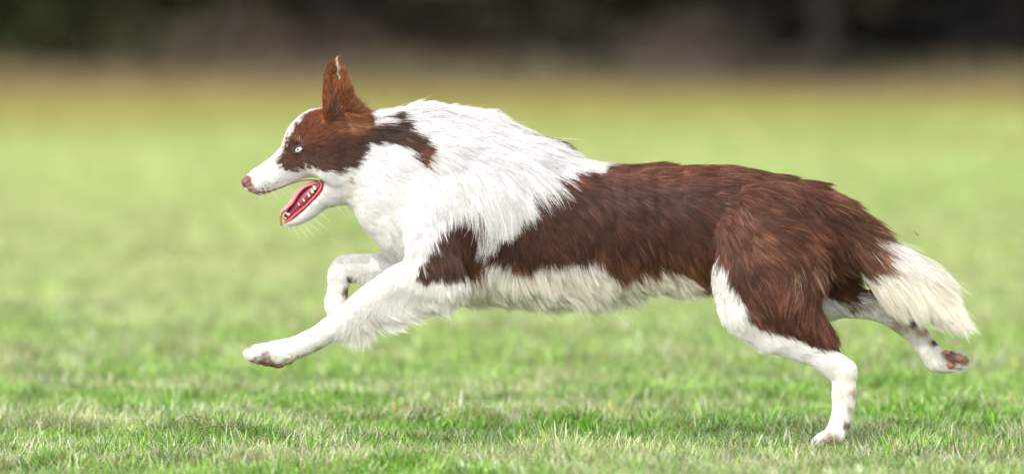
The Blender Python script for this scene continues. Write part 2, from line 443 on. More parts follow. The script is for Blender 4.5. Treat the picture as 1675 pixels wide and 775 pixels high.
# ================================================================== THE DOG
# chains of (px, py, y mm, radius mm in the side plane, half width mm)
CH = {
 'b': [
  # skull and upper muzzle
  (8, [(548,224,0,46,50),(540,236,0,46,48),(516,246,0,42,40),(492,258,0,34,30),(477,267,0,31,25),(463,277,0,28,22.5),(446,286.5,0,25.5,20),(426,295,0,22,17),(411,299.5,0,14.5,13)]),
  (10, [(512,222,0,38,33),(500,226,0,33,27),(490,232,0,27,22)]),           # forehead and brow
  (12, [(528,262,-24,26,15),(556,272,-32,32,17),(578,272,-28,32,18)]),     # cheek near
  (12, [(528,262,24,26,15),(556,272,32,32,17),(578,272,28,32,18)]),
  (5, [(497,233,-23,9,7),(486,240,-26,7,6)]), (5, [(497,233,23,9,7),(486,240,26,7,6)]),   # brow ridges
  (6, [(469,365.5,0,4.5,7),(483,360,0,8.5,10),(500,349,0,12,14),(522,329,0,14.5,19),(542,314,0,20,25),(560,304,0,27,34)]),   # lower jaw
  # neck
  (22, [(562,244,0,52,52),(600,252,0,67,56),(640,266,0,83,62),(690,296,0,107,76)]),
  # rib cage, loin, pelvis
  (30, [(690,310,0,112,78),(745,328,0,129,90),(810,340,0,123,96),(880,356,0,108,97),(950,364,0,97,92),(1020,362,0,90,84),(1090,358,0,85,76),(1160,356,0,82,76),(1230,364,0,78,74),(1285,362,0,64,56),(1322,352,0,46,36)]),
  (22, [(680,362,0,38,44),(706,386,0,48,50),(750,400,0,50,54)]),           # brisket
  (16, [(1305,332,0,34,24),(1340,346,0,31,20),(1380,372,0,30,18),(1420,408,0,30,17),(1460,436,0,32,17),(1500,462,0,32,16),(1532,486,0,24,13),(1552,506,0,12,8)]),
 ],
 'nf': [
  (26, [(736,300,-62,30,18),(718,340,-72,42,22),(706,386,-80,46,25),(714,428,-84,40,26),(722,450,-84,34,24)]),
  (12, [(724,448,-84,34,25),(690,452,-82,35,25),(652,464,-80,29,22),(612,485,-78,24,20),(578,510,-78,21,19),(548,533,-78,19.5,19),(518,552,-78,18,18),(486,567,-78,18,19),(455,576,-78,19,22)]),
  (2.5, [(455,577,-66,16,9),(430,577,-64,15,9),(420,578,-63,12,8)]),
  (2.5, [(455,577,-78,16,9),(428,577,-74,15.5,9),(414,576,-74,11,8)]),
  (2.5, [(455,578,-86,16,9),(428,578,-86,15,9),(415,578,-86,11,8)]),
  (2.5, [(455,580,-94,14,9),(436,582,-97,13,8.5),(426,583,-97,10,8)]),
  (6, [(470,584,-78,12,16),(452,586,-78,12,16)]),
 ],
 'ff': [
  (22, [(740,270,70,40,22),(722,330,80,50,26),(700,390,80,46,26),(690,430,76,36,24)]),
  (12, [(690,432,74,34,24),(650,437,70,26,21),(610,437,66,22.5,19),(575,438,64,21,19),(562,440,64,20.5,19),(556,455,64,18,18),(552,480,64,17,18),(550,498,64,19,20),(560,516,64,17,20),(580,528,64,14,18),(592,530,64,10,15)]),
 ],
 'nh': [
  (20, [(1258,366,-64,64,38),(1260,410,-76,70,38),(1272,455,-80,60,36),(1292,498,-76,44,29),(1322,530,-72,26,20)]),
  (22, [(1222,400,-72,46,30),(1216,450,-80,42,28),(1222,496,-80,40,26)]),
  (14, [(1222,496,-78,38,25),(1254,538,-76,31,22),(1294,561,-75,24,19),(1330,577,-74,20.5,16),(1360,594,-74,22,15),(1380,606,-74,20,15)]),
  (7, [(1380,610,-74,20,15),(1380,638,-74,19,14),(1379,664,-74,17.5,14),(1373,690,-74,16.5,16),(1367,708,-74,16,20)]),
  (2.5, [(1366,710,-64,14,9),(1350,716,-62,11,8),(1344,720,-61,8,7)]),
  (2.5, [(1366,710,-72,14,9),(1348,716,-71,11,8),(1340,720,-71,8,7)]),
  (2.5, [(1366,710,-80,14,9),(1348,716,-80,11,8),(1340,720,-80,8,7)]),
  (2.5, [(1368,710,-88,13,9),(1354,716,-89,10,8),(1347,720,-89,8,7)]),
 ],
 'fh': [
  (24, [(1258,372,58,64,36),(1280,410,70,64,34),(1312,446,70,50,30),(1340,478,70,34,24)]),
  (14, [(1340,484,70,32,24),(1376,496,70,22,19),(1410,499,70,20,17),(1443,507,70,20.5,15),(1474,522,70,20.5,14)]),
  (7, [(1478,524,70,19,14),(1497,545,70,17,13),(1514,568,70,16,13),(1530,588,70,18,17),(1544,593,68,17,20)]),
  (2.5, [(1540,594,56,13,9),(1560,594,54,14,8),(1566,594,54,11,8)]),
  (2.5, [(1540,590,66,13,9),(1562,588,66,14,8),(1568,588,66,11,8)]),
  (2.5, [(1540,592,76,13,9),(1560,592,77,14,8),(1566,592,77,11,8)]),
 ],
}
H = 0.0025
lo = np.array([-0.475, -0.165, -0.03]); hi = np.array([0.80, 0.165, 0.67])
dims = np.ceil((hi - lo) / H).astype(int) + 1
AX = [lo[i] + H * np.arange(dims[i]) for i in range(3)]

def world_chain(pts):
    out = []
    for px, py, ymm, r, wd in pts:
        p = W(px, py, ymm / 1000.0); out.append((p.x, p.y, p.z, r / 1000, wd / 1000))
    return out
def chain_spline(pts, m=3):
    A = [np.array(p, float) for p in pts]
    A = [2 * A[0] - A[1]] + A + [2 * A[-1] - A[-2]]
    out = []
    for i in range(1, len(A) - 2):
        for k in range(m):
            t_ = k / m; a, b_, c_, d = A[i - 1], A[i], A[i + 1], A[i + 2]
            q = .5 * (2 * b_ + (c_ - a) * t_ + (2 * a - 5 * b_ + 4 * c_ - d) * t_ ** 2 + (3 * b_ - a - 3 * c_ + d) * t_ ** 3)
            q[3] = max(q[3], .7 * min(b_[3], c_[3])); q[4] = max(q[4], .7 * min(b_[4], c_[4]))
            out.append(q)
    out.append(A[-2]); return out
def eval_chain(vol, pts, k, sub=False):
    """smooth union (or cut) of one tapered limb with the volume; its own segments are joined without swelling"""
    k /= 1000.0
    P_ = np.array(pts)
    m = P_[:, 3:5].max() + k + 0.012
    sl = []
    for i in range(3):
        l0 = P_[:, i].min() - m; h0 = P_[:, i].max() + m
        sl.append(slice(max(0, int((l0 - lo[i]) / H)), min(dims[i], int((h0 - lo[i]) / H) + 2)))
    D = np.full([q.stop - q.start for q in sl], 0.06, np.float32)
    if len(pts) > 2 and not sub: pts = chain_spline(pts)
    for a, b_ in zip(pts[:-1], pts[1:]):
        m = max(a[3], b_[3], a[4], b_[4]) + k + 0.012
        ss, lc = [], []
        for i in range(3):
            l0 = min(a[i], b_[i]) - m; h0 = max(a[i], b_[i]) + m
            s0, s1 = max(0, int((l0 - lo[i]) / H)), min(dims[i], int((h0 - lo[i]) / H) + 2)
            s0 = max(s0, sl[i].start); s1 = min(s1, sl[i].stop)
            ss.append(slice(s0, s1)); lc.append(slice(s0 - sl[i].start, s1 - sl[i].start))
        X = AX[0][ss[0]][:, None, None]; Y = AX[1][ss[1]][None, :, None]; Z = AX[2][ss[2]][None, None, :]
        dx, dz = b_[0] - a[0], b_[2] - a[2]
        L2 = dx * dx + dz * dz + 1e-12
        tt = np.clip(((X - a[0]) * dx + (Z - a[2]) * dz) / L2, 0, 1)
        r = a[3] + (b_[3] - a[3]) * tt; wd = a[4] + (b_[4] - a[4]) * tt
        yc = a[1] + (b_[1] - a[1]) * tt
        d = np.sqrt((X - a[0] - dx * tt) ** 2 + (Z - a[2] - dz * tt) ** 2 + ((Y - yc) * (r / wd)) ** 2) - r
        d = d * np.minimum(1, wd / r * .5 + .5)
        D[tuple(lc)] = np.minimum(D[tuple(lc)], d)
    v = vol[tuple(sl)]
    if sub:
        h_ = np.clip(0.5 - 0.5 * (v + D) / k, 0, 1)
        vol[tuple(sl)] = v * (1 - h_) - D * h_ + k * h_ * (1 - h_)
    else:
        h_ = np.clip(0.5 + 0.5 * (v - D) / k, 0, 1)
        vol[tuple(sl)] = v * (1 - h_) + D * h_ - k * h_ * (1 - h_)
gvol = {}
for gname, chains in CH.items():
    v = np.full(dims, 0.06, np.float32)
    for k, pts in chains: eval_chain(v, world_chain(pts), k)
    gvol[gname] = v
# ears: cupped leaves
for sgn in (-1, 1):
    ear = [(560,212,sgn*34,28,13),(553,178,sgn*40,25.5,12),(549,148,sgn*45,21,9),(546.5,124,sgn*48,15.5,7),(552,106,sgn*50,6.5,4.5),(555,99,sgn*50,3,3)]
    cup = [(562,204,sgn*50,11,9),(556,176,sgn*54,15,13),(551,148,sgn*56,13,11),(548,126,sgn*55,8,7)]
    v = np.full(dims, 0.06, np.float32)
    eval_chain(v, world_chain(ear), 8); eval_chain(v, world_chain(cup), 3, sub=True)
    a_ = gvol['b']; k = 0.006; h_ = np.clip(0.5 + 0.5 * (a_ - v) / k, 0, 1)
    gvol['b'] = a_ * (1 - h_) + v * h_ - k * h_ * (1 - h_)
# nostrils
for sgn in (-1, 1):
    eval_chain(gvol['b'], world_chain([(400,297,sgn*6,2.6,2.6),(405,298,sgn*10,2.2,3)]), 1.5, sub=True)
vol = gvol['b'].copy()
for gname, k in (('nf', .016), ('ff', .016), ('nh', .022), ('fh', .022)):
    v = gvol[gname]; h_ = np.clip(0.5 + 0.5 * (vol - v) / k, 0, 1)
    vol = vol * (1 - h_) + v * h_ - k * h_ * (1 - h_)

def surface_nets(vol):
    ins = vol < 0
    c = np.zeros(np.array(vol.shape) - 1, np.int8)
    for a in (0, 1):
        for b_ in (0, 1):
            for d in (0, 1):
                c += ins[a:vol.shape[0] - 1 + a, b_:vol.shape[1] - 1 + b_, d:vol.shape[2] - 1 + d]
    act = (c > 0) & (c < 8)
    idx = np.full(act.shape, -1, np.int64); I = np.argwhere(act); idx[act] = np.arange(len(I))
    corners = [(a, b_, d) for a in (0, 1) for b_ in (0, 1) for d in (0, 1)]
    val = np.stack([vol[I[:, 0] + a, I[:, 1] + b_, I[:, 2] + d] for a, b_, d in corners], 1)
    acc = np.zeros((len(I), 3)); cnt = np.zeros(len(I))
    for i, ca in enumerate(corners):
        for j, cb in enumerate(corners):
            if j > i and sum(abs(p - q) for p, q in zip(ca, cb)) == 1:
                va, vb = val[:, i], val[:, j]; m = (va < 0) != (vb < 0)
                tt = np.where(m, va / np.where(va == vb, 1, va - vb), 0)
                p = np.array(ca)[None] + tt[:, None] * (np.array(cb) - np.array(ca))[None]
                acc += p * m[:, None]; cnt += m
    V = lo + H * (I + acc / cnt[:, None])
    Q = []
    sh = vol.shape
    for ax in range(3):
        o1, o2 = [(1, 2), (2, 0), (0, 1)][ax]
        s0 = [slice(1, n - 1) for n in sh]; s1 = [slice(1, n - 1) for n in sh]
        s0[ax] = slice(0, sh[ax] - 1); s1[ax] = slice(1, sh[ax])
        A, B = ins[tuple(s0)], ins[tuple(s1)]
        E = np.argwhere(A != B); off = np.array([1, 1, 1]); off[ax] = 0
        flip = A[tuple(E.T)]
        E = E + off
        def cell(d1, d2):
            C_ = E.copy(); C_[:, o1] -= d1; C_[:, o2] -= d2
            return idx[C_[:, 0], C_[:, 1], C_[:, 2]]
        q = np.stack([cell(1, 1), cell(0, 1), cell(0, 0), cell(1, 0)], 1)
        q[~flip] = q[~flip][:, ::-1]
        Q.append(q)
    return V, np.concatenate(Q)
BV, BQ = surface_nets(vol)
# one light smoothing pass
nb_acc = np.zeros_like(BV); nb_cnt = np.zeros(len(BV))
for a, b_ in ((0, 1), (1, 2), (2, 3), (3, 0)):
    np.add.at(nb_acc, BQ[:, a], BV[BQ[:, b_]]); np.add.at(nb_cnt, BQ[:, a], 1)
    np.add.at(nb_acc, BQ[:, b_], BV[BQ[:, a]]); np.add.at(nb_cnt, BQ[:, b_], 1)
BV = BV * .5 + .5 * nb_acc / nb_cnt[:, None]
fn = np.cross(BV[BQ[:, 2]] - BV[BQ[:, 0]], BV[BQ[:, 3]] - BV[BQ[:, 1]])
VN = np.zeros_like(BV)
for k in range(4): np.add.at(VN, BQ[:, k], fn)
VN /= np.linalg.norm(VN, axis=1)[:, None] + 1e-12
BV = BV + VN * (.0011 * vnoise(BV, 45, 70) + .0006 * vnoise(BV, 120, 71))[:, None]
def sample_vol(v, P):
    I = np.clip(np.round((P - lo) / H).astype(int), 0, dims - 1)
    return v[I[:, 0], I[:, 1], I[:, 2]]

GN = ['b', 'nf', 'ff', 'nh', 'fh']
def groups_of(P):
    s = np.stack([sample_vol(gvol[g_], P) for g_ in GN], 1)
    g_ = np.argmin(s, 1)
    px, py = to_px(P)
    g_[((g_ == 1) | (g_ == 2)) & (py < 428) & (px > 640)] = 0
    return g_, s
def to_px(P):
    k = DIST / (DIST + P[:, 1])
    return P[:, 0] * k * 1000 + 837.5, HOR + (CAMZ - P[:, 2]) * k * 1000

# ---------------------------------------------------------------- coat pattern
def in_poly(px, py, poly):
    """signed distance (px), positive inside"""
    poly = np.array(poly, float); n_ = len(poly)
    ins = np.zeros(len(px), bool); dmin = np.full(len(px), 1e9)
    j = n_ - 1
    for i in range(n_):
        xi, yi = poly[i]; xj, yj = poly[j]
        c_ = ((yi > py) != (yj > py)) & (px < (xj - xi) * (py - yi) / ((yj - yi) if yj != yi else 1e-9) + xi)
        ins ^= c_
        dx, dy = xj - xi, yj - yi
        tt = np.clip(((px - xi) * dx + (py - yi) * dy) / (dx * dx + dy * dy + 1e-9), 0, 1)
        dmin = np.minimum(dmin, (px - xi - tt * dx) ** 2 + (py - yi - tt * dy) ** 2)
        j = i
    d = np.sqrt(dmin); return np.where(ins, d, -d)
FACE = [(455,274),(452,263),(461,252),(466,240),(473,224),(484,206),(499,188),(515,170),(520,150),(512,80),(570,80),(600,170),(604,200),(600,222),(594,238),(588,252),(580,265),(566,276),(548,281),(524,277),(505,271),(492,273),(480,279),(466,280)]
NECK = [(582,214),(600,206),(622,206),(628,191),(640,188),(655,200),(668,216),(678,226),(692,238),(688,262),(674,266),(662,248),(640,240),(615,236),(588,242)]
NECKTOP = [(590,168),(606,172),(610,181),(598,180)]
SADDLE = [(1040,230),(985,268),(962,278),(930,276),(905,284),(880,290),(858,300),(846,326),(828,358),(806,384),(790,390),(786,356),(790,318),(764,326),(742,342),(720,368),(700,400),(688,430),(684,448),(700,452),(726,444),(748,436),(780,424),(812,402),(838,402),(852,424),(866,412),(884,404),(930,398),(980,402),(1000,424),(1030,426),(1080,420),(1118,428),(1136,446),(1150,456),(1162,448),(1168,430),(1172,412),(1190,424),(1206,470),(1216,505),(1240,526),(1290,546),(1335,560),(1372,566),(1392,540),(1400,440),(1430,400),(1420,352),(1400,300),(1300,220)]
WITHERS = [(805,120),(800,190),(830,222),(880,246),(920,262),(1000,268),(1040,230),(1000,120)]
FARFEATHER = [(1320,360),(1440,420),(1452,470),(1440,492),(1400,484),(1360,476),(1330,470),(1300,440)]
def coat_brown(P, NRM, grp):
    px, py = to_px(P)
    wob = 4.0 * fbm(P, 55, 20) + 2.5 * vnoise(P, 200, 23)
    z0 = np.zeros(len(px))
    lock = vnoise(np.stack([px * .006, py * .085, z0], 1), 1.0, 61)
    nk = in_poly(px, py, NECK) - np.clip(lock, 0, 1) * 16 * np.clip((py - 218) / 14, 0, 1) * (px < 662) + lock * 3
    lock2 = vnoise(np.stack([px * .008, (py - .55 * px) * .06, z0], 1), 1.0, 62) + .5 * vnoise(np.stack([px * .01, (py - .55 * px) * .15, z0], 1), 1.0, 63)
    d = np.maximum(np.maximum(in_poly(px, py, FACE), nk), in_poly(px, py, NECKTOP))
    blaze = (np.abs(P[:, 1]) < 0.0060) & (py > 172) & (px < 560) & (py < 262)
    d = np.where(blaze, -5, d)
    s = in_poly(px, py, SADDLE) + 9 * lock2 * ((px > 820) & (px < 1010) & (py < 360) & (py > 250))
    # tail: brown only at its root
    s = np.where((px > 1385) & (py < 470), np.minimum(s, (1420 - px) * .8 + (py - 380) * .2), s)
    d = np.maximum(d, s)
    d = np.where((P[:, 1] > np.where((px > 795) & (px < 905), -0.012, 0.012)), np.maximum(d, in_poly(px, py, WITHERS)), d)
    d = np.where((grp == 1) & (px < 683), -20, d)
    d = np.where((grp == 2), -20, d)
    d = np.where((grp == 4), in_poly(px, py, FARFEATHER), d)
    d = np.where((grp == 3) & (py > 575), -20, d)
    return d + wob

# spots of mud and bare pad skin: (px, py, r, group, colour)
SPOTS = [(437,594,17,1,(0.20,0.09,0.045)),(450,598,9,1,(0.30,0.17,0.07)),(418,592,7,1,(0.25,0.13,0.07)),(482,597,13,1,(0.42,0.30,0.10)),(500,590,12,1,(0.45,0.33,0.12)),(528,572,8,1,(0.22,0.17,0.06)),
         (412,567,5,1,(0.55,0.42,0.33)),(575,455,6,2,(0.22,0.13,0.06)),(566,474,6,2,(0.2,0.12,0.06)),(572,478,5,2,(0.2,0.12,0.06)),(648,503,7,1,(0.35,0.22,0.12)),
         (1494,521,13,4,(0.16,0.09,0.05)),(1478,505,10,4,(0.42,0.27,0.15)),(1523,557,6,4,(0.10,0.07,0.05)),(1505,540,9,4,(0.55,0.42,0.28)),(1465,530,14,4,(0.55,0.46,0.34)),
         (1548,578,12,4,(0.14,0.07,0.045)),(1560,590,14,4,(0.16,0.09,0.05)),(1578,586,10,4,(0.3,0.2,0.12)),(1391,665,6,3,(0.5,0.42,0.32)),(1386,690,7,3,(0.28,0.2,0.13)),
         (1396,640,7,3,(0.55,0.48,0.38)),(570,294,5,0,(0.45,0.34,0.16)),(409,310,6,0,(0.36,0.19,0.15)),(417,316,5,0,(0.42,0.26,0.20)),(412,302,4,0,(0.45,0.26,0.2)),(432,303,1.6,0,(0.45,0.33,0.28)),(438,300,1.5,0,(0.5,0.38,0.33)),(436,307,1.6,0,(0.45,0.33,0.28)),(444,304,1.6,0,(0.45,0.33,0.28)),(450,299,1.5,0,(0.5,0.38,0.33)),(447,309,1.5,0,(0.45,0.33,0.28)),(428,309,1.7,0,(0.42,0.3,0.25)),(690,250,9,0,(0.20,0.07,0.035)),(1366,722,16,3,(0.35,0.27,0.18))]
WHITE = np.array([0.76, 0.75, 0.74]); CREAM = np.array([0.90, 0.85, 0.74])
def coat_colour(P, NRM, grp, jitter):
    px, py = to_px(P)
    d = coat_brown(P, NRM, grp) + jitter
    n_ = len(P)
    br = np.zeros((n_, 3)) + np.array([0.067, 0.0208, 0.0118])
    def blend(c, m): 
        nonlocal br
        br = br * (1 - m[:, None]) + np.array(c) * m[:, None]
    nz = fbm(P, 40, 31) * .5 + .5
    blend((0.175, 0.058, 0.030), np.clip((px - 1100) / 160, 0, 1) * .75 * nz * 1.4 * (px > 1120))
    blend((0.20, 0.052, 0.014), np.clip(1 - np.hypot((px - 525) / 75, (py - 190) / 62), 0, 1) * 1.7 * (.5 + .5 * nz))
    blend((0.21, 0.062, 0.015), np.clip(1 - np.hypot((px - 560) / 48, (py - 145) / 78), 0, 1) * 1.6)
    blend((0.40, 0.19, 0.08), np.clip(1 - np.hypot((px - 572) / 36, (py - 206) / 16), 0, 1) * 1.2)
    blend((0.05, 0.014, 0.008), np.clip(1.3 - np.hypot((px - 543 - (185 - py) * .35) / 8, (py - 184) / 26), 0, 1))  # dark blotch: shade of the ear hollow painted into the brown
    blend((0.06, 0.02, 0.01), np.clip(1.2 - np.hypot((px - 590) / 8, (py - 186) / 16), 0, 1))
    blend((0.70, 0.60, 0.50), np.clip(1.2 - np.abs(px - 548 - (py - 100) * .22) / 2.2, 0, 1) * (py < 134))
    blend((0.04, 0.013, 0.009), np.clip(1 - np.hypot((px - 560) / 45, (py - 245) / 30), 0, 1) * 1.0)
    blend((0.045, 0.0150, 0.009), np.clip(1 - np.hypot((px - 632) / 64, (py - 215) / 40), 0, 1) * 2.2)
    blend((0.12, 0.03, 0.012), np.clip(1 - np.hypot((px - 688) / 14, (py - 246) / 24), 0, 1) * 1.2)
    blend((0.155, 0.052, 0.027), np.clip(1 - np.hypot((px - 1065) / 240, (py - 278) / 38), 0, 1) * 1.1)
    blend((0.055, 0.026, 0.022), np.clip(1 - np.hypot((px - 1020) / 180, (py - 320) / 32), 0, 1) * .8)
    blend((0.20, 0.085, 0.028), np.clip((py - 385) / 36, 0, 1) * ((grp == 0) & (px > 760) & (px < 1160)) * .75)
    blend((0.20, 0.09, 0.04), np.clip((px - 1350) / 60, 0, 1) * (grp == 0) * .7)
    wh = np.zeros((n_, 3)) + WHITE
    cr = 1.3 * np.clip((py - 400) / 30, 0, 1) * (grp == 0) * (px > 720)  # cream belly hair, kept paler than the ruff to offset its shade
    cr = np.maximum(cr, .4 * (px > 1345)); legs = (grp > 0) & (py > 430)
    wh[legs] = (0.90, 0.885, 0.865)  # leg white raised above the ruff: fill light put into the colour
    cr = np.maximum(cr, .35 * np.clip(-NRM[:, 2] * 1.2, 0, 1))  # warm bounce light put into the colour of downward faces
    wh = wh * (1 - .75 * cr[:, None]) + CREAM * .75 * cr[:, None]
    mott = np.clip(.5 + fbm(P, 60, 51) * .9, 0, 1) * (grp > 0)
    wh = wh * (1 - .05 * mott[:, None] * np.array([.5, .8, 1.25]))
    for sx_, sy_, r, g_, c in SPOTS:
        m = np.clip(1.4 - np.hypot(px - sx_, py - sy_) / r + .5 * vnoise(P, 260, 40), 0, 1) * (grp == g_)
        wh = wh * (1 - m[:, None]) + np.array(c) * m[:, None]
    k = np.clip(d / 1.5 + .5, 0, 1)[:, None]
    return wh * (1 - k) + br * k, k[:, 0]

# hairless skin: mouth lining, nose, eye rims
def skin_kind(P, NRM, grp):
    px, py = to_px(P)
    y = P[:, 1]
    k = np.zeros(len(P), int)
    head = (grp == 0) & (px < 540)
    # nose leather
    k[head & (np.hypot((px - 403) / 1.05, py - 297) < 10.5) & (px < 412)] = 1
    # roof of mouth
    k[head & (NRM[:, 2] < -0.75) & (np.abs(y) < 0.009) & (py > 285) & (px > 420) & (px < 532) & (py < 322)] = 2
    # floor of mouth: faces up and forward on the lower jaw
    up = NRM[:, 0] * -0.72 + NRM[:, 2] * 0.69
    k[head & (up > 0.50) & (px < 529) & (px > 458) & (py > 298) & (in_poly(px, py, [(455,372),(458,345),(500,300),(535,288),(534,306),(512,334),(478,365)]) > 0)] = 2
    # eye
    e = np.hypot(px - 484, (py - 246.5) * 1.1) < 8.0
    k[head & e & (np.abs(y) > .018)] = 3
    # paw pads on the far hind paw
    return k

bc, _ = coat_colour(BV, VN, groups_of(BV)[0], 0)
sk = skin_kind(BV, VN, groups_of(BV)[0])
bc[sk == 1] = (0.20, 0.085, 0.07); bc[sk == 2] = (0.34, 0.07, 0.08); bc[sk == 3] = (0.06, 0.03, 0.025)
px_, py_ = to_px(BV)
lipd = (sk == 0) & (VN[:, 2] < -.75) & (py_ > 288) & (py_ < 322) & (px_ < 525) & (px_ > 420) & (np.abs(BV[:, 1]) < .011)
bc[lipd] = (0.16, 0.07, 0.055)

m_body, t, b = material("dog_skin")
at = N(t, "ShaderNodeAttribute", attribute_name="coat")
t.links.new(at.outputs["Color"], b.inputs["Base Color"]); b.inputs["Roughness"].default_value = .55
b.inputs["Specular IOR Level"].default_value = .3
g = N(t, "ShaderNodeNewGeometry"); nz = N(t, "ShaderNodeTexNoise", i_Scale=700.0, i_Detail=3.0)
t.links.new(g.outputs["Position"], nz.inputs["Vector"])
bp = N(t, "ShaderNodeBump", i_Strength=.5, i_Distance=.001); t.links.new(nz.outputs[0], bp.inputs["Height"]); t.links.new(bp.outputs[0], b.inputs["Normal"])

dog = bpy.data.objects.new("dog", None); link(dog)
ORI = W(1372, 730, -0.074); dog.location = (ORI.x, ORI.y, 0.0)
tag(dog, "brown and white long-haired sheepdog running left at full stretch, mouth open", "dog")
off = np.array([ORI.x, ORI.y, 0.0])
bme = mesh_np("body", BV - off, BQ, m_body)
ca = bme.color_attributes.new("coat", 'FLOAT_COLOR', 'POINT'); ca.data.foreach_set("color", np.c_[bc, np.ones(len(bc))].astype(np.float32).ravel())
body = link(bpy.data.objects.new("body", bme), dog)
bvh = BVHTree.FromPolygons([tuple(v) for v in BV[:]], [tuple(q) for q in BQ[:]])
def surf(px, py, from_y=-0.3):
    """nearest point of the near flank that lies on this spot of the side view"""
    p = W(px, py, from_y); c0 = Vector((0, -DIST, CAMZ)); d = (p - c0).normalized()
    h_ = bvh.ray_cast(p, d)
    return h_[0], h_[1]

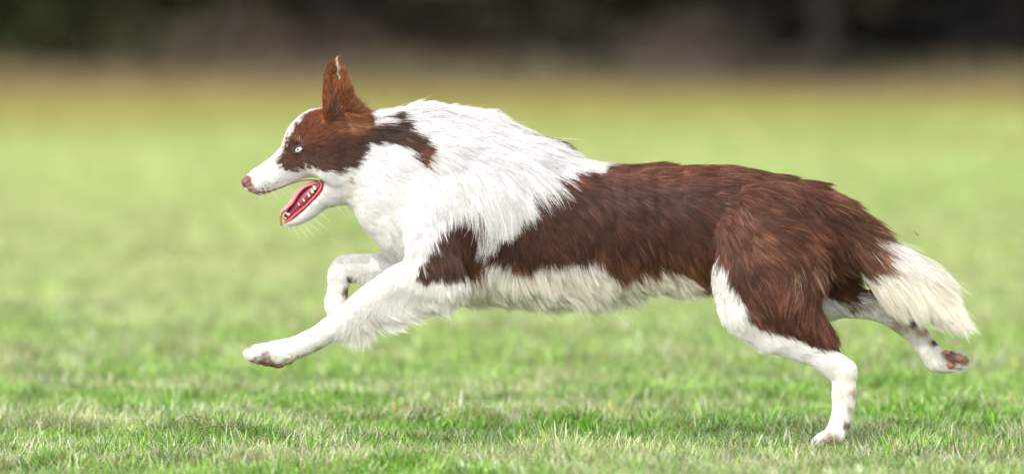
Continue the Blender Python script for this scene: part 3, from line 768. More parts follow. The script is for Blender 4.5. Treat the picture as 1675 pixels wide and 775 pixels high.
# ---------------------------------------------------------------- fur
# guides: group -> (px, py, dx, dy, length mm, lift)
G = {
 'b': [(425,275,.9,-.5,3,.1),(430,303,1,-.1,3.5,.1),(412,308,.8,.4,3,.2),(455,270,.9,-.35,4.5,.1),(470,295,1,.05,5,.1),(500,285,1,.1,7,.12),(483,222,.5,-.85,5,.15),(500,195,.6,-.8,7,.2),(520,172,.7,-.6,9,.25),
  (465,268,.9,-.1,5,.1),(480,262,1,.15,6,.1),(475,240,.6,-.6,5,.1),(495,240,1,-.25,8,.2),(500,262,1,.2,9,.2),(520,230,.95,-.3,12,.25),(525,265,1,.2,12,.25),(520,205,.9,-.5,12,.25),(550,220,1,0,13,.25),(555,260,1,.3,14,.2),(575,230,1,.25,22,.3),(585,260,1,.35,20,.25),
  (475,368,1,-.1,5,.2),(495,360,1,-.35,6,.2),(515,345,1,-.4,8,.2),(535,312,1,.1,9,.15),(545,330,1,.2,14,.25),
  (548,112,.15,-1,6,.15),(535,130,0,-1,5,.15),(545,140,0.1,-1,7,.2),(535,160,0,-1,6,.2),(562,128,.5,-.9,12,.5),(566,145,.35,-.9,9,.5),(574,168,.5,-.85,12,.5),(545,178,.1,-1,9,.25),(560,196,.6,.8,26,.45),(578,204,1,.15,34,.55),(560,212,1,.3,32,.5),(595,190,1,.1,30,.4),
  (570,300,1,.45,14,.2),(570,322,1,.3,12,.2),(600,335,1,.4,14,.2),(615,360,.9,.6,14,.2),(600,190,1,.1,22,.4),(612,164,.3,-1,28,1.1),(640,162,.3,-1,30,1.1),(620,184,1,-.05,26,.4),(642,186,1,-.05,28,.4),(625,210,1,.15,30,.3),(610,240,1,.35,30,.25),(655,215,1,.35,34,.3),(610,285,1,.5,24,.2),(650,250,.9,.5,32,.25),(650,300,.8,.7,28,.2),(640,350,.6,.9,20,.2),(650,385,.4,1,15,.2),
  (665,172,.6,-.6,36,1.1),(700,172,.8,-.35,38,1.0),(740,180,.9,-.2,42,.95),(780,190,1,0,48,.85),(820,215,1,.3,52,.4),(860,235,1,.35,56,.35),(900,255,1,.35,58,.3),(945,262,1,.25,50,.25),
  (700,220,1,.35,46,.35),(750,230,1,.4,52,.35),(800,250,.95,.5,58,.35),(850,265,.95,.5,60,.35),(895,278,.95,.45,55,.3),(700,270,.7,.7,38,.25),(750,280,.5,.9,48,.3),(790,290,.45,.95,58,.35),(830,290,.55,.85,62,.35),(860,300,.7,.7,50,.3),
  (800,330,-.1,1,62,.35),(825,335,-.15,1,55,.3),(720,330,.1,1,28,.2),(680,330,.4,.95,28,.2),(680,390,.2,1,20,.2),(700,360,.1,1,24,.2),
  (760,360,-.25,1,34,.25),(740,400,-.15,1,36,.25),(775,410,-.3,1,42,.3),(800,400,-.45,.9,44,.3),(830,380,-.3,1,42,.25),(845,420,-.1,1,42,.25),(860,350,.05,1,38,.25),(900,340,.35,.95,36,.2),(900,400,.15,1,38,.25),(950,330,.6,.8,34,.2),(950,400,.25,1,38,.25),
  (1000,310,.85,.5,32,.2),(1000,360,.55,.85,34,.2),(1000,410,.25,1,38,.25),(1050,300,.95,.3,32,.2),(1050,350,.7,.7,32,.2),(1050,410,.3,1,38,.25),(1100,290,1,.2,34,.2),(1100,350,.8,.6,32,.2),(1110,400,.4,.9,36,.2),(1130,440,.25,1,42,.25),(1150,300,1,.2,36,.25),(1150,350,.9,.4,34,.2),(1155,410,.2,1,36,.25),
  (1000,272,1,.03,34,.15),(1060,270,1,0,34,.15),(1120,268,1,.05,38,.25),(1180,272,1,.12,42,.3),(1250,290,1,.2,46,.22),(1310,302,1,.5,46,.12),(1340,312,.9,.55,46,.12),(1210,320,1,.15,42,.3),(1270,330,1,.2,46,.3),(1320,345,.85,.5,54,.3),
  (800,450,.4,1,36,.3),(860,455,.4,1,40,.3),(920,455,.55,.9,40,.3),(1000,450,.6,.9,40,.3),(1080,440,.6,.9,38,.3),(740,465,.6,.8,26,.25),(700,440,.4,.9,24,.2),
  (1345,335,.9,.45,58,.3),(1370,380,.6,.8,70,.3),(1390,360,.8,.6,66,.3),(1430,395,.8,.62,72,.3),(1480,435,.76,.66,70,.3),(1530,475,.60,.80,60,.3),(1560,505,.45,.9,50,.2),(1400,385,.65,.75,80,.3),(1450,425,.72,.7,80,.3)],
 'nf': [(740,280,.4,.95,44,.3),(720,330,.1,1,30,.2),(700,370,.15,1,24,.2),(740,360,-.2,1,32,.25),(700,420,-.1,1,16,.15),(735,420,-.1,1,34,.25),(745,445,.3,1,24,.2),(700,450,-.3,1,16,.2),(660,455,-.55,.85,9,.12),(610,485,-.75,.65,7,.12),(575,510,-.75,.65,7,.12),(540,538,-.8,.6,7,.12),(500,560,-.9,.4,7,.15),(450,575,-1,.2,6,.2),(418,576,-1,.3,5,.3)],
 'ff': [(720,330,.1,1,30,.2),(680,430,-.9,.2,10,.15),(630,436,-1,0,7,.15),(590,430,-1,.1,7,.15),(562,440,-.6,.8,6,.12),(552,480,0,1,6,.12),(550,505,.2,1,6,.12),(620,455,.1,1,12,.2)],
 'nh': [(1200,360,.7,.7,32,.25),(1250,350,.95,.3,44,.3),(1310,360,.85,.5,52,.35),(1335,395,.45,.9,62,.35),(1200,400,.3,.95,30,.2),(1250,400,.75,.6,40,.25),(1300,410,.35,.95,52,.35),(1250,450,.45,.9,34,.22),(1300,450,.1,1,54,.35),(1335,450,.05,1,62,.35),(1330,500,.15,1,58,.35),(1290,500,.35,.9,40,.25),(1230,490,.5,.85,28,.2),(1335,535,.5,.85,38,.3),(1270,540,.6,.7,20,.2),(1180,430,-.1,1,30,.3),(1180,465,-.1,1,26,.25),(1200,500,.2,1,22,.2),(1225,545,.4,.9,16,.2),(1280,570,.9,.4,8,.12),(1330,585,.95,.3,7,.12),(1380,598,.6,.8,6,.12),(1395,620,0,1,7,.15),(1380,650,-.05,1,7,.12),(1375,690,-.1,1,8,.15),(1355,715,-.8,.5,6,.2)],
 'fh': [(1260,370,1,.3,44,.3),(1320,400,.8,.6,52,.3),(1350,450,.85,.5,56,.3),(1380,470,.9,.4,50,.25),(1380,500,1,.1,10,.15),(1420,500,.95,.25,8,.12),(1460,515,.85,.5,7,.12),(1495,545,.6,.8,7,.15),(1520,575,.6,.7,8,.2),(1550,592,.9,.1,6,.2)],
}
SIG = {'b': 17.0, 'nf': 18.0, 'ff': 18.0, 'nh': 18.0, 'fh': 18.0}
def field(P, NRM, grp):
    px, py = to_px(P)
    out = np.zeros((len(P), 4))
    for gi_, gname in enumerate(GN):
        m = np.where(grp == gi_)[0]
        if not len(m): continue
        A = np.array(G[gname])
        dl = np.hypot(A[:, 2], A[:, 3]); A[:, 2] /= dl; A[:, 3] /= dl
        for c0 in range(0, len(m), 60000):
            mm = m[c0:c0 + 60000]
            D2 = (px[mm][:, None] - A[None, :, 0]) ** 2 + (py[mm][:, None] - A[None, :, 1]) ** 2
            Wt = 1.0 / (D2 + SIG[gname] ** 2 * .5) ** 2
            Wt /= Wt.sum(1)[:, None]
            out[mm] = Wt @ A[:, 2:6]
    out[:, 3] = np.maximum(out[:, 3], .34 - out[:, 2] * .008)      # short coat stands off a little
    # feathering
    def over(mask, dx, dy, Lm, lift, amt=1.0):
        k = (mask * amt)[:, None]
        out[:] = out * (1 - k) + np.array([dx, dy, Lm, lift]) * k
    nfm = (grp == 1) & (px > 555) & (px < 760)
    bn = NRM[:, 0] * .62 - NRM[:, 2] * .78
    f = np.clip((bn - .38) / .35, 0, 1) * nfm
    over(f, .84, .46, 50, .5, np.clip((px - 545) / 60, 0, 1) * np.clip((735 - px) / 50, 0, 1))
    f = np.clip((bn - .1) / .5, 0, 1) * ((grp == 2) & (px > 585)); over(f, .4, .8, 20, .4)
    # breeches at the back of the far thigh
    f = np.clip((NRM[:, 0] * .4 + NRM[:, 2] * .8 - .1) / .5, 0, 1) * ((grp == 4) & (px > 1320) & (px < 1420)); over(f, .88, .42, 64, .5, np.clip((1420 - px) / 40, 0, 1))
    # top of hock and metatarsus of the far leg, slightly rough
    f = ((grp == 4) & (px > 1470) & (NRM[:, 2] > .2)).astype(float); over(f, .6, .5, 9, .5)
    # tail: lower side hangs more steeply than the upper
    tm = (grp == 0) & (px > 1345)
    f = np.clip(.5 - NRM[:, 2] * .6 , 0, 1) * tm; over(f, .66, .75, 60, .26)
    f = np.clip((px - 1500) / 60, 0, 1) * tm; over(f, .52, .85, 48, .16)
    # underside of belly and chest: hair hangs
    f = np.clip((-NRM[:, 2] - .45) / .4, 0, 1) * ((grp == 0) & (px > 680) & (px < 1150)); over(f, .55, .85, 48, .75)
    return out

tri = np.concatenate([BQ[:, [0, 1, 2]], BQ[:, [0, 2, 3]]])
ta = np.linalg.norm(np.cross(BV[tri[:, 1]] - BV[tri[:, 0]], BV[tri[:, 2]] - BV[tri[:, 0]]), axis=1) / 2
tc = BV[tri].mean(1); tn = VN[tri].mean(1)
tg = groups_of(tc)[0]; tf = field(tc, tn, tg); tk = skin_kind(tc, tn, tg)
# hairs per square metre falls with length
dens = 3.6e6 / (np.maximum(tf[:, 2], 3) / 4.0) ** 0.72
pxc, pyc = to_px(tc)
dens *= np.where(tn[:, 1] > .25, .38, 1.0)
dens[tk > 0] = 0
dens[lipd[tri].any(1)] *= .5
pad = (tg == 4) & (pxc > 1543) & (tn[:, 1] < 0) & (np.hypot(pxc - 1560, pyc - 590) < 13); dens[pad] *= .15
exp = dens * ta
cnt = np.floor(exp + rng.random(len(exp))).astype(int)
ti = np.repeat(np.arange(len(tri)), cnt)
n = len(ti)
u = rng.random(n); v = rng.random(n); fl = u + v > 1; u[fl] = 1 - u[fl]; v[fl] = 1 - v[fl]
Tt = tri[ti]
RP = BV[Tt[:, 0]] * (1 - u - v)[:, None] + BV[Tt[:, 1]] * u[:, None] + BV[Tt[:, 2]] * v[:, None]
RN = VN[Tt[:, 0]] * (1 - u - v)[:, None] + VN[Tt[:, 1]] * u[:, None] + VN[Tt[:, 2]] * v[:, None]
RN /= np.linalg.norm(RN, axis=1)[:, None]
RP = RP - RN * .0002
RG, _ = groups_of(RP)
print("hairs", n)
NP = 7
def grow(P, NRM, grp, seed):
    fd = field(P, NRM, grp); n_ = len(P)
    r_ = np.random.default_rng(seed)
    # gentle swirling of the direction
    ang = .32 * vnoise(P, 16, seed) + .15 * vnoise(P, 60, seed + 1)
    L_ = fd[:, 2] * np.where(fd[:, 2] > 22, 1.22, np.where(fd[:, 2] < 12, 1.35, 1.2)) / 1000 * (1 + .25 * vnoise(P, 45, seed + 2)) * r_.uniform(.62, 1.18, n_)
    ang = ang + r_.normal(0, .07, n_)
    longf = np.clip((fd[:, 2] - 8) / 30, .25, 1); ang = ang * longf
    dx, dz = fd[:, 0], -fd[:, 1]; ln = np.hypot(dx, dz) + 1e-9; dx, dz = dx / ln, dz / ln
    ca_, sa_ = np.cos(ang), np.sin(ang)
    F_ = np.stack([dx * ca_ - dz * sa_, r_.normal(0, .06, n_), dx * sa_ + dz * ca_], 1)
    fn_ = (F_ * NRM).sum(1)[:, None]
    T_ = F_ - np.where(fn_ > 0, fn_ * .35, fn_) * NRM
    tl = np.linalg.norm(T_, axis=1)[:, None]; T_ = np.where(tl > .15, T_ / (tl + 1e-9), T_ + .001)
    ridge = np.clip(fd[:, 3] - .5, 0, .5)[:, None] * 2
    lift = .8 * fd[:, 3][:, None] * (1 + (.4 + .7 * ridge) * vnoise(P, 70, seed + 4)[:, None]) * r_.uniform(.7, 1.3, (n_, 1))
    curl = vnoise(P, 30, seed + 6)[:, None] * .30
    side = np.cross(NRM, T_)
    pts = np.zeros((n_, NP, 3)); pts[:, 0] = P
    step = (L_ / (NP - 1))[:, None]
    for i in range(1, NP):
        s = i / (NP - 1)
        d = T_ * (1 - .35 * s) + F_ * (.35 * s) + NRM * lift * (1.35 - 2.1 * s) + side * curl * s
        d /= np.linalg.norm(d, axis=1)[:, None] + 1e-9
        pts[:, i] = pts[:, i - 1] + d * step
    return pts, L_, fd
PT, HL, FD = grow(RP, RN, RG, 60)
# clumps, two sizes
ckey = np.full(n, 0)
for (frac_len, lvl, strength, seed) in ((.48, 'fine', .72, 90), (1.9, 'coarse', .34, 91)):
    r_ = np.random.default_rng(seed)
    # a clump centre keeps an area that grows with hair length
    cl = FD[:, 2]
    area = (np.clip(cl, 12, 60) * .085 * frac_len / 1000) ** 2 * 3.0
    dn = dens[ti]
    prob = np.clip(1.0 / (area * np.maximum(dn, 1e3)), 0, 1)
    cid = np.where(r_.random(n) < prob)[0]
    kd = kdtree.KDTree(len(cid))
    goff = RG[:, None] * np.array([[0, 1.0, 0]])
    KP = RP + goff
    for q, i_ in enumerate(cid): kd.insert(KP[i_], q)
    kd.balance()
    near = np.fromiter((kd.find(p)[1] for p in KP), dtype=np.int64, count=n)
    GP = PT[cid].copy(); gl = HL[cid]
    # guide wander
    wn = r_.normal(0, 1, (len(cid), 3)) * (gl * (.07 + .16 * np.clip(FD[cid, 3] - .5, 0, .5)))[:, None]
    s_ = np.linspace(0, 1, NP)
    GP += wn[:, None, :] * (s_ ** 1.5)[None, :, None]
    tgt = GP[near]
    amt = strength * (s_ ** 1.3)[None, :, None] * (r_.uniform(.55, 1.1, (n, 1, 1)))
    amt = amt * np.clip((cl - 1) / 10, .45, 1)[:, None, None]
    dist = np.linalg.norm(tgt[:, 0] - RP, axis=1)
    amt = np.clip(amt, 0, 1) * np.clip(1.6 - dist / (np.maximum(HL, .004) * .5), 0, 1)[:, None, None]
    PT = PT * (1 - amt) + tgt * amt
    if lvl == 'fine': fine_id = near; n_fine = len(cid)
    else: coarse_id = near; n_coarse = len(cid)
# flyaways
fly = rng.random(n) < np.where(coat_brown(RP, RN, RG) > 0, .008, .02)
s_ = np.linspace(0, 1, NP)
PT[fly] += (rng.normal(0, 1, (fly.sum(), 1, 3)) * .13 * HL[fly][:, None, None]) * (s_ ** 1.6)[None, :, None]

cf = rng.normal(0, 1, n_fine)[fine_id]; cc_ = rng.normal(0, 1, n_coarse)[coarse_id]
qx_, qy_ = to_px(RP)
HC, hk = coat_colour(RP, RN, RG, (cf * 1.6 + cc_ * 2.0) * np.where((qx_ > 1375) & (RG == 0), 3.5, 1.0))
px_, py_ = to_px(RP)
lum = np.exp(.34 * cf + .22 * cc_ + .20 * rng.normal(0, 1, n))
shrt = np.clip((16 - FD[:, 2]) / 8, 0, 1)
lumw = np.exp((.10 - .03 * shrt) * cf + .04 * cc_ + (.08 + .03 * shrt) * rng.normal(0, 1, n) - .03 * shrt)
HC = HC * np.where(hk > .5, lum, lumw)[:, None]
# pale streaks in the rump, breeches and tail root; white hairs through the mane edge
tan = (hk > .5) & (px_ > 1180) & (cf + .6 * cc_ > 1.25 - .7 * np.clip((px_ - 1290) / 60, 0, 1)) & (RG != 4)
HC[tan] = HC[tan] * .5 + np.array([0.32, 0.17, 0.10]) * .5
tan2 = (hk > .5) & (px_ > 1280) & (px_ < 1345) & (py_ > 395) & (py_ < 450) & (RG == 3) & (cf > .9)
HC[tan2] = (0.42, 0.27, 0.17)
tan3 = (hk > .5) & (RG == 0) & (py_ < 215) & (px_ > 540) & (px_ < 605) & (cf > .7)
HC[tan3] = HC[tan3] * .4 + np.array([0.45, 0.22, 0.09]) * .6
HC = np.clip(HC, .003, .97)
def hair_material(name, rough=.24):
    m = bpy.data.materials.new(name); m.use_nodes = True; t = m.node_tree; t.nodes.clear()
    out = t.nodes.new("ShaderNodeOutputMaterial")
    at = N(t, "ShaderNodeAttribute", attribute_name="coat")
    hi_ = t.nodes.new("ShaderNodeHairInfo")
    mr = N(t, "ShaderNodeMapRange"); mr.inputs[1].default_value = .0; mr.inputs[2].default_value = 1; mr.inputs[3].default_value = .82; mr.inputs[4].default_value = 1.10  # roots darker than tips: undercoat tone plus strand shading put into the colour
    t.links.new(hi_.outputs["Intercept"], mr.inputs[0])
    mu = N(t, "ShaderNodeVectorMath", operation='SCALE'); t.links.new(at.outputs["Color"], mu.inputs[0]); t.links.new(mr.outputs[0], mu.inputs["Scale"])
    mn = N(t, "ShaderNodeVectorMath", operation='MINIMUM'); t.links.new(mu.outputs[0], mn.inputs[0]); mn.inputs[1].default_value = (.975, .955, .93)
    # dull fibre body, light passing through the fibre, and a glossy streak along it
    df = N(t, "ShaderNodeBsdfDiffuse"); t.links.new(mn.outputs[0], df.inputs[0])
    ht = N(t, "ShaderNodeBsdfHair"); ht.component = 'Transmission'; t.links.new(mn.outputs[0], ht.inputs[0]); ht.inputs["RoughnessU"].default_value = .4; ht.inputs["RoughnessV"].default_value = .6
    hr = N(t, "ShaderNodeBsdfHair"); hr.component = 'Reflection'; hr.inputs["RoughnessU"].default_value = rough; hr.inputs["RoughnessV"].default_value = .7
    sp = N(t, "ShaderNodeMix", data_type='RGBA', i_0=.4); t.links.new(mn.outputs[0], sp.inputs[6]); sp.inputs[7].default_value = (.9, .82, .74, 1); t.links.new(sp.outputs[2], hr.inputs[0])
    m1 = N(t, "ShaderNodeMixShader", i_0=.22); t.links.new(df.outputs[0], m1.inputs[1]); t.links.new(ht.outputs[0], m1.inputs[2])
    m2 = N(t, "ShaderNodeMixShader", i_0=.10); t.links.new(m1.outputs[0], m2.inputs[1]); t.links.new(hr.outputs[0], m2.inputs[2])
    t.links.new(m2.outputs[0], out.inputs[0])
    return m
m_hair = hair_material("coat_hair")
region = np.full(n, 'body_coat', dtype='<U16')
region[(RG == 0) & (px_ < 592)] = 'head_fur'
region[(RG == 0) & (px_ >= 592) & (hk < .5) & (px_ < 1000) & (py_ < 400)] = 'neck_ruff'
region[(RG == 0) & (px_ >= 592) & (px_ < 700)] = 'neck_ruff'
region[(RG == 0) & (px_ > 1345)] = 'tail_plume'
region[(RG == 1) | (RG == 2)] = 'foreleg_fur'
region[(RG == 3) | (RG == 4)] = 'hind_leg_fur'
def make_hair(name, m, pts, cols, rad, parent):
    hc = bpy.data.hair_curves.new(name)
    k_, p_ = pts.shape[0], pts.shape[1]
    hc.add_curves([p_] * k_)
    hc.position_data.foreach_set("vector", (pts - off).astype(np.float32).ravel())
    ra = hc.attributes.get("radius") or hc.attributes.new("radius", 'FLOAT', 'POINT')
    prof = np.array([1.0, 1.0, .95, .85, .7, .48, .15])[:p_] if p_ == 7 else np.linspace(1, .15, p_)
    ra.data.foreach_set("value", (rad[:, None] * prof[None]).astype(np.float32).ravel())
    ca = hc.attributes.new("coat", 'FLOAT_COLOR', 'CURVE')
    ca.data.foreach_set("color", np.c_[cols, np.ones(k_)].astype(np.float32).ravel())
    hc.materials.append(m)
    o = bpy.data.objects.new(name, hc); return link(o, parent)
rad = np.clip(.00011 + FD[:, 2] * .0000042, .00012, .00031)
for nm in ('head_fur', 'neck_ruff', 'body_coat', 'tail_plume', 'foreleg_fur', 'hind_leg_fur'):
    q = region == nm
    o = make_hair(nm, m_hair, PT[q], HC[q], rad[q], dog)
    o["kind"] = "stuff"

# ---------------------------------------------------------------- face details
def local(p): return Vector(p) - Vector(off)
def ellipsoid(name, c, r, mat, parent, axes=None, seg=16, rings=10, sub_off=None):
    V, F = [], []
    M = axes or Matrix.Identity(3)
    for i in range(rings + 1):
        th = math.pi * i / rings
        for j in range(seg):
            ph = 2 * math.pi * j / seg
            v = Vector((r[0] * math.sin(th) * math.cos(ph), r[1] * math.sin(th) * math.sin(ph), r[2] * math.cos(th)))
            V.append(local(Vector(c) + M @ v))
    for i in range(rings):
        for j in range(seg):
            F.append((i * seg + j, (i + 1) * seg + j, (i + 1) * seg + (j + 1) % seg, i * seg + (j + 1) % seg))
    return new_mesh(name, V, F, mat, parent)
m_iris = simple("pale_iris", (0.72, 0.76, 0.78), .15, .5, var=.1, coat=1.0)
m_pupil = simple("pupil", (0.01, 0.01, 0.012), .1, .5, coat=1.0)
m_lid = simple("eyelid_skin", (0.04, 0.018, 0.015), .35, .5)
m_nose = simple("nose_leather", (0.22, 0.085, 0.07), .32, .5, bump=.5, bscale=1400)
m_tongue = simple("tongue_flesh", (0.75, 0.22, 0.24), .25, .5, bump=.3, bscale=1600, sss=.15)
m_gum = simple("gum_flesh", (0.60, 0.09, 0.085), .25, .5, sss=.1, coat=.4)
m_throat = simple("mouth_lining_flesh", (0.26, 0.035, 0.07), .3, .5)
m_tooth = simple("tooth_enamel", (0.80, 0.74, 0.60), .25, .5, var=.06)
m_pad = simple("pad_skin", (0.36, 0.15, 0.11), .6, .4, bump=.6, bscale=1500)

def head_y(px, py, sgn):
    h_ = bvh.ray_cast(W(px, py, sgn * .2), Vector((0, -sgn, 0)))
    return h_[0]
for sgn in (-1, 1):
    ps = head_y(484, 246.5, sgn)
    c = ps + Vector((.0012, -sgn * .0058, 0))
    eye = ellipsoid("eye", c, (.0090, .0086, .0084), m_iris, dog, seg=24, rings=16)
    out_ = Vector((-.32, sgn * .95, -.08)).normalized()
    ellipsoid("pupil", c + out_ * .0082, (.0018, .0012, .0021), m_pupil, eye)
    ring = []
    for k in range(25):
        a = 2 * math.pi * k / 24
        ux = 9.6 * math.cos(a); uz = (5.2 if math.sin(a) > 0 else 5.8) * math.sin(a) * (1 - .2 * math.cos(a))
        qx, qy = 484 + ux * .95 + uz * .30, 246.5 - uz - ux * .30
        p = head_y(qx, qy, sgn); ring.append(Vector((p.x, p.y + sgn * .0009, p.z)))
    V, F = tube(ring, [.0013 + .0009 * max(0, math.sin(2 * math.pi * k / 24)) for k in range(25)], 6)
    new_mesh("eyelid", [local(v) for v in V], F, m_lid, dog)
nose = ellipsoid("nose", W(403, 297.5, 0), (.0082, .0110, .0088), m_nose, dog)
for sgn in (-1, 1):
    ellipsoid("nostril", W(399.5, 299, sgn * .0062), (.0040, .0036, .0022), m_throat, nose)

def loft(name, secs, mat, parent, seg=14):
    """secs: list of (centre, half across y, half thickness, normal direction in side plane, cup)"""
    V, F = [], []
    for c, wy, th, nrm, cup in secs:
        for k in range(seg):
            a = 2 * math.pi * k / seg
            yv = math.cos(a) * wy; tv = math.sin(a) * th + cup * (yv / wy) ** 2
            V.append(local(c + Vector((0, yv, 0)) + nrm * tv))
    m_ = len(secs)
    for i in range(m_ - 1):
        for k in range(seg):
            F.append((i * seg + k, i * seg + (k + 1) % seg, (i + 1) * seg + (k + 1) % seg, (i + 1) * seg + k))
    F.append(tuple(range(seg))[::-1]); F.append(tuple((m_ - 1) * seg + k for k in range(seg)))
    return new_mesh(name, V, F, mat, parent)
def spline(pts, m=6):
    out = []
    P_ = [np.array(p, float) for p in pts]
    P_ = [2 * P_[0] - P_[1]] + P_ + [2 * P_[-1] - P_[-2]]
    for i in range(1, len(P_) - 2):
        for k in range(m):
            t_ = k / m; a, b_, c_, d = P_[i - 1], P_[i], P_[i + 1], P_[i + 2]
            out.append(.5 * (2 * b_ + (c_ - a) * t_ + (2 * a - 5 * b_ + 4 * c_ - d) * t_ ** 2 + (3 * b_ - a - 3 * c_ + d) * t_ ** 3))
    out.append(P_[-2]); return out
# tongue: (px, py, half width, half thickness, cup)
tg_ = spline([(524,301,11,3.5,0),(512,300.5,15,4,0),(497,306.5,16.5,4,0),(486,317,17,4,-1),(477.5,331,17,3.8,-1),(468,340.5,17,3.4,-1),(461,347,16,2.8,0),(459,356,13,2.2,0),(459.5,364,9,1.9,0),(461,369.5,4,1.2,0)], 5)
secs = []
for i, s in enumerate(tg_):
    a, b_ = tg_[max(0, i - 1)], tg_[min(len(tg_) - 1, i + 1)]
    d = Vector((b_[0] - a[0], 0, -(b_[1] - a[1]))).normalized(); nrm = Vector((d.z, 0, -d.x)) 
    if nrm.x * -.7 + nrm.z * .7 < 0: nrm = -nrm
    secs.append((W(s[0], s[1], .001), s[2] / 1000, s[3] / 1000, nrm, s[4] / 1000))
loft("tongue", secs, m_tongue, dog, 18)
# mouth lining between tongue and jaw
lin = spline([(527,302,12,8),(516,308,13.5,11),(504,319,13,13),(492,332,11.5,13),(481,345,9,10.5),(472,354,6.5,7.5),(467,360,5,4)], 4)
secs = []
for i, s in enumerate(lin):
    a, b_ = lin[max(0, i - 1)], lin[min(len(lin) - 1, i + 1)]
    d = Vector((b_[0] - a[0], 0, -(b_[1] - a[1]))).normalized(); nrm = Vector((d.z, 0, -d.x))
    secs.append((W(s[0], s[1], .002), s[2] / 1000, s[3] / 1000, nrm, 0))
loft("mouth_lining", secs, m_throat, dog, 14)
for sgn in (-1, 1):
    gl_ = spline([(519,296,14,1.2),(525,300,15.5,2),(524.5,307,16.5,2.2),(517,318,17,2.1),(508,328.5,16,2.0),(497,339,14.5,2.2),(486,348,12,2.5),(477,356,10,2.8),(470,361.5,7,2.4),(467,364,3,1.8)], 4)
    V, F = tube([W(s[0], s[1], sgn * s[2] / 1000) for s in gl_], [s[3] * .8 / 1000 for s in gl_], 8)
    gum = new_mesh("gum", [local(v) for v in V], F, m_gum, dog)
    # teeth (base, tip, radius)
    for (bx_, by_, tx, ty, r) in [(474,352,462.5,345.5,3.2),(468,358,463.5,354,1.7),(490,336,487,331,1.9),(498,330,495,323.5,2.4),(506.5,322,503,314.5,3.0),(512,316,508.5,308,3.3),(516,310.5,511.5,302,4.0)]:
        yy_ = sgn * np.interp(bx_, [466, 520], [6.0, 15.0]) / 1000
        b0, t0 = W(bx_, by_, yy_), W(bx_ + (tx - bx_) * .88, by_ + (ty - by_) * .88, yy_ * 1.04)
        r *= .76; path = [b0.lerp(t0, q) for q in (0, .35, .7, .92, 1)]
        V, F = tube(path, [r / 1000, r / 1000 * .92, r / 1000 * .6, r / 1000 * .25, .0001], 8)
        new_mesh("tooth", [local(v) for v in V], F, m_tooth, dog)
# dark inner lip line of the upper jaw
for sgn in (-1, 1):
    ul = spline([(414,315,8,.8),(422,318,12,.8),(434,316.5,14,.8),(450,310.5,15.5,.8),(470,302.5,17,.8),(490,296.5,18,.8),(508,294.5,17.5,.9),(520,296,15,1.2)], 5)
    V, F = tube([W(s[0], s[1], sgn * s[2] / 1000) for s in ul], [s[3] / 1000 for s in ul], 6)
    new_mesh("lip", [local(v) for v in V], F, simple("lip_skin", (0.09, 0.035, 0.03), .4, .4) if sgn < 0 else bpy.data.materials["lip_skin"], dog)
# paw pads of the raised hind paw and the leading fore paw
tilt = Matrix.Rotation(math.radians(28), 3, 'Y')
for (x_, y_, dep, r) in [(1554, 597, .046, (.0072, .0045, .0050)), (1569, 586, .046, (.0080, .0045, .0050)), (1548, 578, .056, (.0075, .0045, .0060))]:
    p, nn = surf(x_, y_)
    if p is None: continue
    ellipsoid("paw_pad", p + Vector((0, -.0005, 0)), r, m_pad, dog, tilt)
for (x_, y_, dep) in [(424, 590, -.084), (436, 593, -.092)]:
    ellipsoid("paw_pad", W(x_, y_, dep), (.008, .006, .006), m_pad, dog)
ellipsoid("paw_pad", W(455, 596, -.078), (.011, .013, .006), m_pad, dog)
m_claw = simple("claw_horn", (0.30, 0.22, 0.17), .35, .5)
for dep in (-.063, -.074, -.086, -.097):
    bx_ = {-.063: 410, -.074: 405, -.086: 406, -.097: 417}[dep]
    V, F = tube([W(bx_ + 4, 578, dep), W(bx_ + 1, 582, dep), W(bx_, 587, dep)], [.0022, .0017, .0003], 7)
    new_mesh("claw", [local(v) for v in V], F, m_claw, dog)
for dep in (-.061, -.071, -.080, -.089):
    V, F = tube([W(1340, 718, dep), W(1334, 721, dep), W(1330, 726, dep)], [.0022, .0017, .0003], 7)
    new_mesh("claw", [local(v) for v in V], F, m_claw, dog)
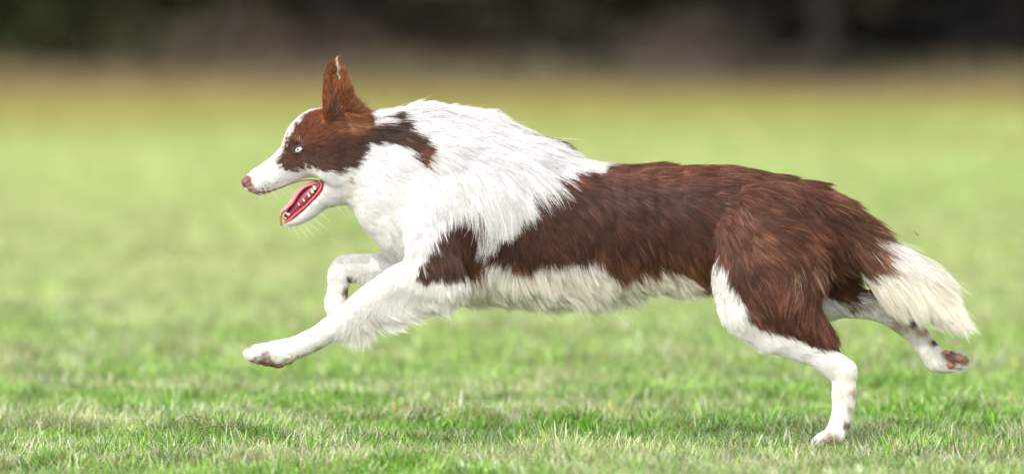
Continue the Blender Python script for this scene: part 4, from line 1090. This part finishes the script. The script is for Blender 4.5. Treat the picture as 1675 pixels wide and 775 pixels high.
# whiskers
wr = random.Random(5)
wp = []
for (x_, y_, dx, dy, ln) in [(425,306,.2,.9,14),(432,308,.5,.8,18),(440,306,.6,.7,24),(448,304,.8,.5,26),(455,302,.9,.5,30),(462,300,.9,.45,26),(470,366,.3,1,16),(478,368,.5,.9,26),(486,366,.6,.8,30),(492,364,.7,.7,34),(500,360,.8,.6,30),(505,352,.8,.55,36),(545,330,.7,.8,34),(430,300,.3,.9,15),(490,228,-.2,-1,10),(488,230,-.5,-.8,9),(560,332,.5,.85,30),(520,345,.8,.6,28)]:
    p, nn = surf(x_, y_)
    if p is None: continue
    d = Vector((dx, -.35, -dy)).normalized(); pts = []
    for k in range(7):
        s = k / 6
        pts.append(p + d * (ln / 1000 * s) + Vector((.002 * s * s, 0, -.003 * s * s)))
    wp.append([list(q) for q in pts])
wp = np.array(wp)
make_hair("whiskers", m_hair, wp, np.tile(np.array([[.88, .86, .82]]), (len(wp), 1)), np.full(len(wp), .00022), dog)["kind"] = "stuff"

# ================================================================== LITTLE THINGS ON THE GRASS
m_twig = simple("dry_twig_bark", (0.20, 0.14, 0.10), .8, .2, bscale=300)
def twig(pts, r, label, side=()):
    V, F = tube(pts, [r * (1 - .6 * i / (len(pts) - 1)) for i in range(len(pts))], 6)
    for sp in side:
        a, f = tube(sp, [r * .6, r * .45, r * .15], 5); o_ = len(V); V += a; F += [tuple(q + o_ for q in x_) for x_ in f]
    p0 = Vector(pts[0])
    o = new_mesh("twig", [v - p0 for v in V], F, m_twig); o.location = p0
    tag(o, label, "twig")
twig([W(285,692,.02),W(300,681,.02),W(320,679,.02),W(345,688,.01),W(362,698,0)], .0009, "thin arched dry stem lying in the grass at lower left", [[W(320,679,.02),W(330,684,.0),W(338,694,-.02)]])
twig([W(322,700,-.03),W(345,697,-.02),W(372,695,-.02),W(395,700,-.01),W(430,697,0)], .0012, "short brown twig on the bare patch below the fore paw", [[W(372,695,-.02),W(380,688,-.01),W(383,681,0)],[W(395,700,-.01),W(408,691,.01),W(414,688,.02)]])
# a fleck of torn grass in the air
V, F = tube([W(1494,377,.02), W(1499,381,.021), W(1503,386,.02)], [.0007, .0019, .0005], 6)
p0 = W(1499,381,.02)
o = new_mesh("flying_grass_scrap", [v - p0 for v in V], F, simple("dry_scrap", (0.30, 0.22, 0.08), .8, .2)); o.location = p0
tag(o, "tiny scrap of torn dry grass flying in the air above the tail", "grass scrap")
twig([W(618,722,.02),W(636,716,.03),W(660,718,.03)], .0016, "small dark twig on the earth patch at lower middle")
